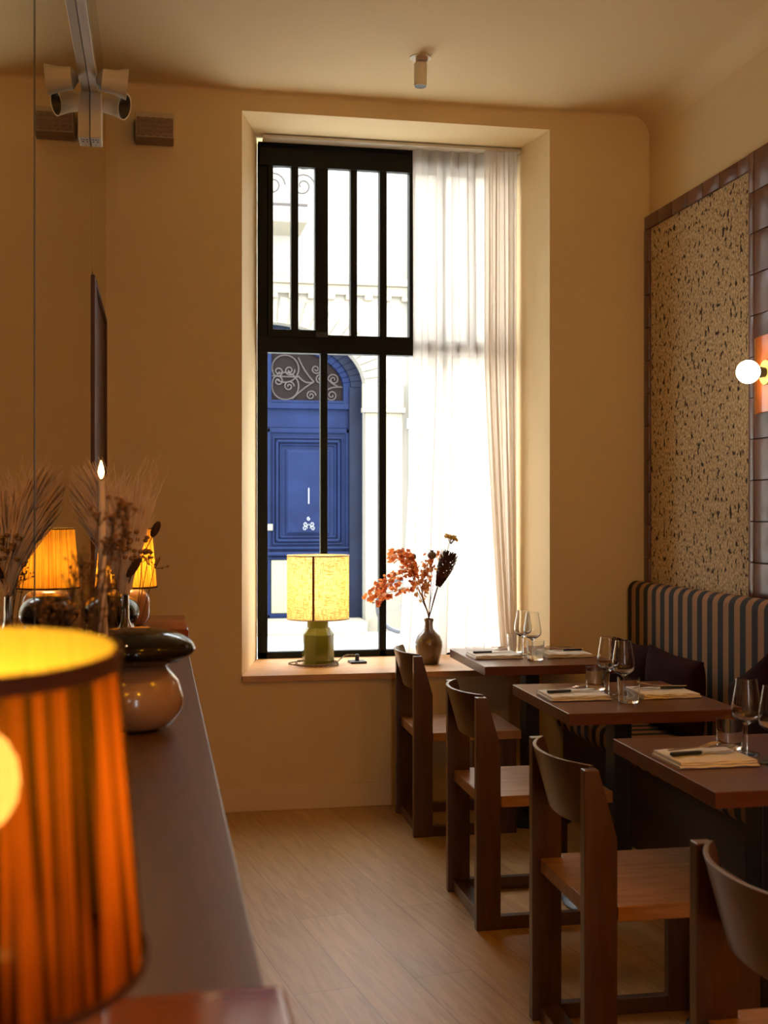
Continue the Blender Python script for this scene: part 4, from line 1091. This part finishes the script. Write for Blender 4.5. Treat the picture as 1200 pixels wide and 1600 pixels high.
def b_yarrow(o, h):
    rr = random.Random(12); bm = B(); sb_ = B()
    for i in range(150):
        a = rr.random()*6.28; r_ = math.sqrt(rr.random())
        q = h+Vector((.034*r_*math.cos(a), .03*r_*math.sin(a), .006-.010*r_*r_-.30*.034*r_*math.cos(a)+rr.gauss(0, .004)))
        blob(bm, q, .0046, .0046, .0042, 6)
        if i % 6 == 0: tube(sb_, [h-Vector((.002, 0, .035)), q], .0007, 3)
    obj('florets', bm, M['yarrow'], o, smooth=180); obj('flower_stalks', sb_, M['stem'], o)
stemmed('dried_yarrow', 'flat golden yarrow head on the tallest stem of the bouquet', V(705, 841), None, b_yarrow, bend=(-.01, 0, 0), r=.0014)

# ------------------------------------------------------------------ ceiling fittings
cx2, cy2 = X(657, 5.15), 5.15
dl = thing('ceiling_spotlight', 'small cream cylinder spotlight alone on the ceiling before the window', 'spotlight', (cx2, cy2, CH))
bm = B(); lathe(bm, [(.048, -.004), (.048, 0)], 40); obj('ceiling_rose', bm, M['rose'], dl, smooth=40)
bm = B(); lathe(bm, [(.026, -.018), (.026, -.004)], 30, (.006, 0)); tube(bm, [(-.017, -.006, -.03), (-.017, -.006, -.004)], .006, 8); obj('swivel_joint', bm, mat('joint', (.5, .38, .28), rough=.5), dl, smooth=40)
bm = B(); lathe(bm, [(.004, -.024), (.026, -.026), (.0285, -.030), (.0285, -.128), (.0265, -.128), (.0265, -.11), (.001, -.11)], 36); obj('spotlight_body', bm, M['rose'], dl, smooth=40)
bm = B(); lathe(bm, [(.0262, -.127), (.018, -.118), (.006, -.116)], 30); obj('lens', bm, M['darkhole'], dl, smooth=60)

# track with heads along the top of the mirror
tz = 2.91
tr = thing('lighting_track', 'white lighting track running along the mirror high on the left', 'track light', (0, 0, 0))
obj('track_rail', boxes((XL+.0065, XL+.036, .6, 4.46, tz, tz+.035)), M['white'], tr, bevel=.002)
obj('rail_slot', boxes((XL+.030, XL+.0365, .6, 4.40, tz+.010, tz+.024)), M['darkhole'], tr)
obj('feed_box', boxes((XL+.0065, XL+.046, 4.36, 4.47, tz-.165, tz)), M['white'], tr, bevel=.003)
bm = B()
for i, (a, b, w) in enumerate([(.020, .03, .010), (.034, .03, .008), (.046, .03, .006), (.020, .055, .008), (.040, .055, .010), (.032, .085, .0015), (.032, .10, .0015)]):
    box(bm, XL+a*.72, XL+a*.72+w*.6, 4.35+b, 4.35+b+(.007 if w > .002 else .012), tz-.1662, tz-.165)
obj('rating_marks', bm, M['darkhole'], tr)
def head(loc, ax_dir, L_, r0, r1, label):
    t = thing('track_spotlight', label, 'spotlight', loc, 0, 'cone track spotlights')
    d = Vector(ax_dir).normalized(); q = d.to_track_quat('Z', 'Y').to_matrix()
    bm = B(); lathe(bm, [(.012, -.02), (r0, 0), (r0*1.05, L_*.45), (r1, L_), (r1-.003, L_), (r0*.9, L_*.5), (.002, L_*.45)], 36); bmesh.ops.rotate(bm, verts=bm.verts, cent=(0, 0, 0), matrix=q); obj('spotlight_body', bm, M['white'], t, smooth=40)
    bm = B(); lathe(bm, [(r0*.9, L_*.52), (r1-.004, L_*.97), (r1-.006, L_*.93), (.003, L_*.60)], 30, cap=False); bmesh.ops.rotate(bm, verts=bm.verts, cent=(0, 0, 0), matrix=q); obj('reflector', bm, M['darkhole'], t, smooth=60)
    bm = B(); tube(bm, [(-.022, 0, 0), (0, 0, 0)], .009, 10); obj('mounting_arm', bm, M['white'], t, smooth=50)
    return t
head((XL+.056, 4.20, tz-.015), (1, .05, -.10), .085, .038, .052, 'upper white cone spotlight on the track beside the mirror')
head((XL+.058, 4.44, tz-.012), (.85, -.40, -.25), .078, .036, .047, 'lower white cone spotlight on the track beside the mirror, open dark mouth')

# loudspeaker on the window wall
sk = thing('wall_speaker', 'small cream loudspeaker with dark rippled grille high on the window wall', 'loudspeaker', (X(242, 5.6), YW, 0))
za, zb = Z(243, 214, 5.57), Z(243, 175, 5.57)
obj('speaker_case', boxes((-.088, .088, -.13, -.001, za, zb)), M['speakerbody'], sk, bevel=.006)
bm = B(); n = 60; nz = 16; g = [[None]*(nz+1) for _ in range(n+1)]
for i in range(n+1):
    for j in range(nz+1):
        x = -.082+.164*i/n; z = za+.004+(zb-za-.030)*j/nz
        g[i][j] = bm.verts.new((x, -.133-.0035*math.sin(j*1.57+.9*math.sin(i*.5)), z))
for i in range(n):
    for j in range(nz): bm.faces.new((g[i][j], g[i+1][j], g[i+1][j+1], g[i][j+1]))
box(bm, -.084, .084, -.132, -.012, za-.004, za-.0005)
obj('speaker_grille', bm, mat('brown_grille', (.27, .18, .13), rough=.7), sk, smooth=30)
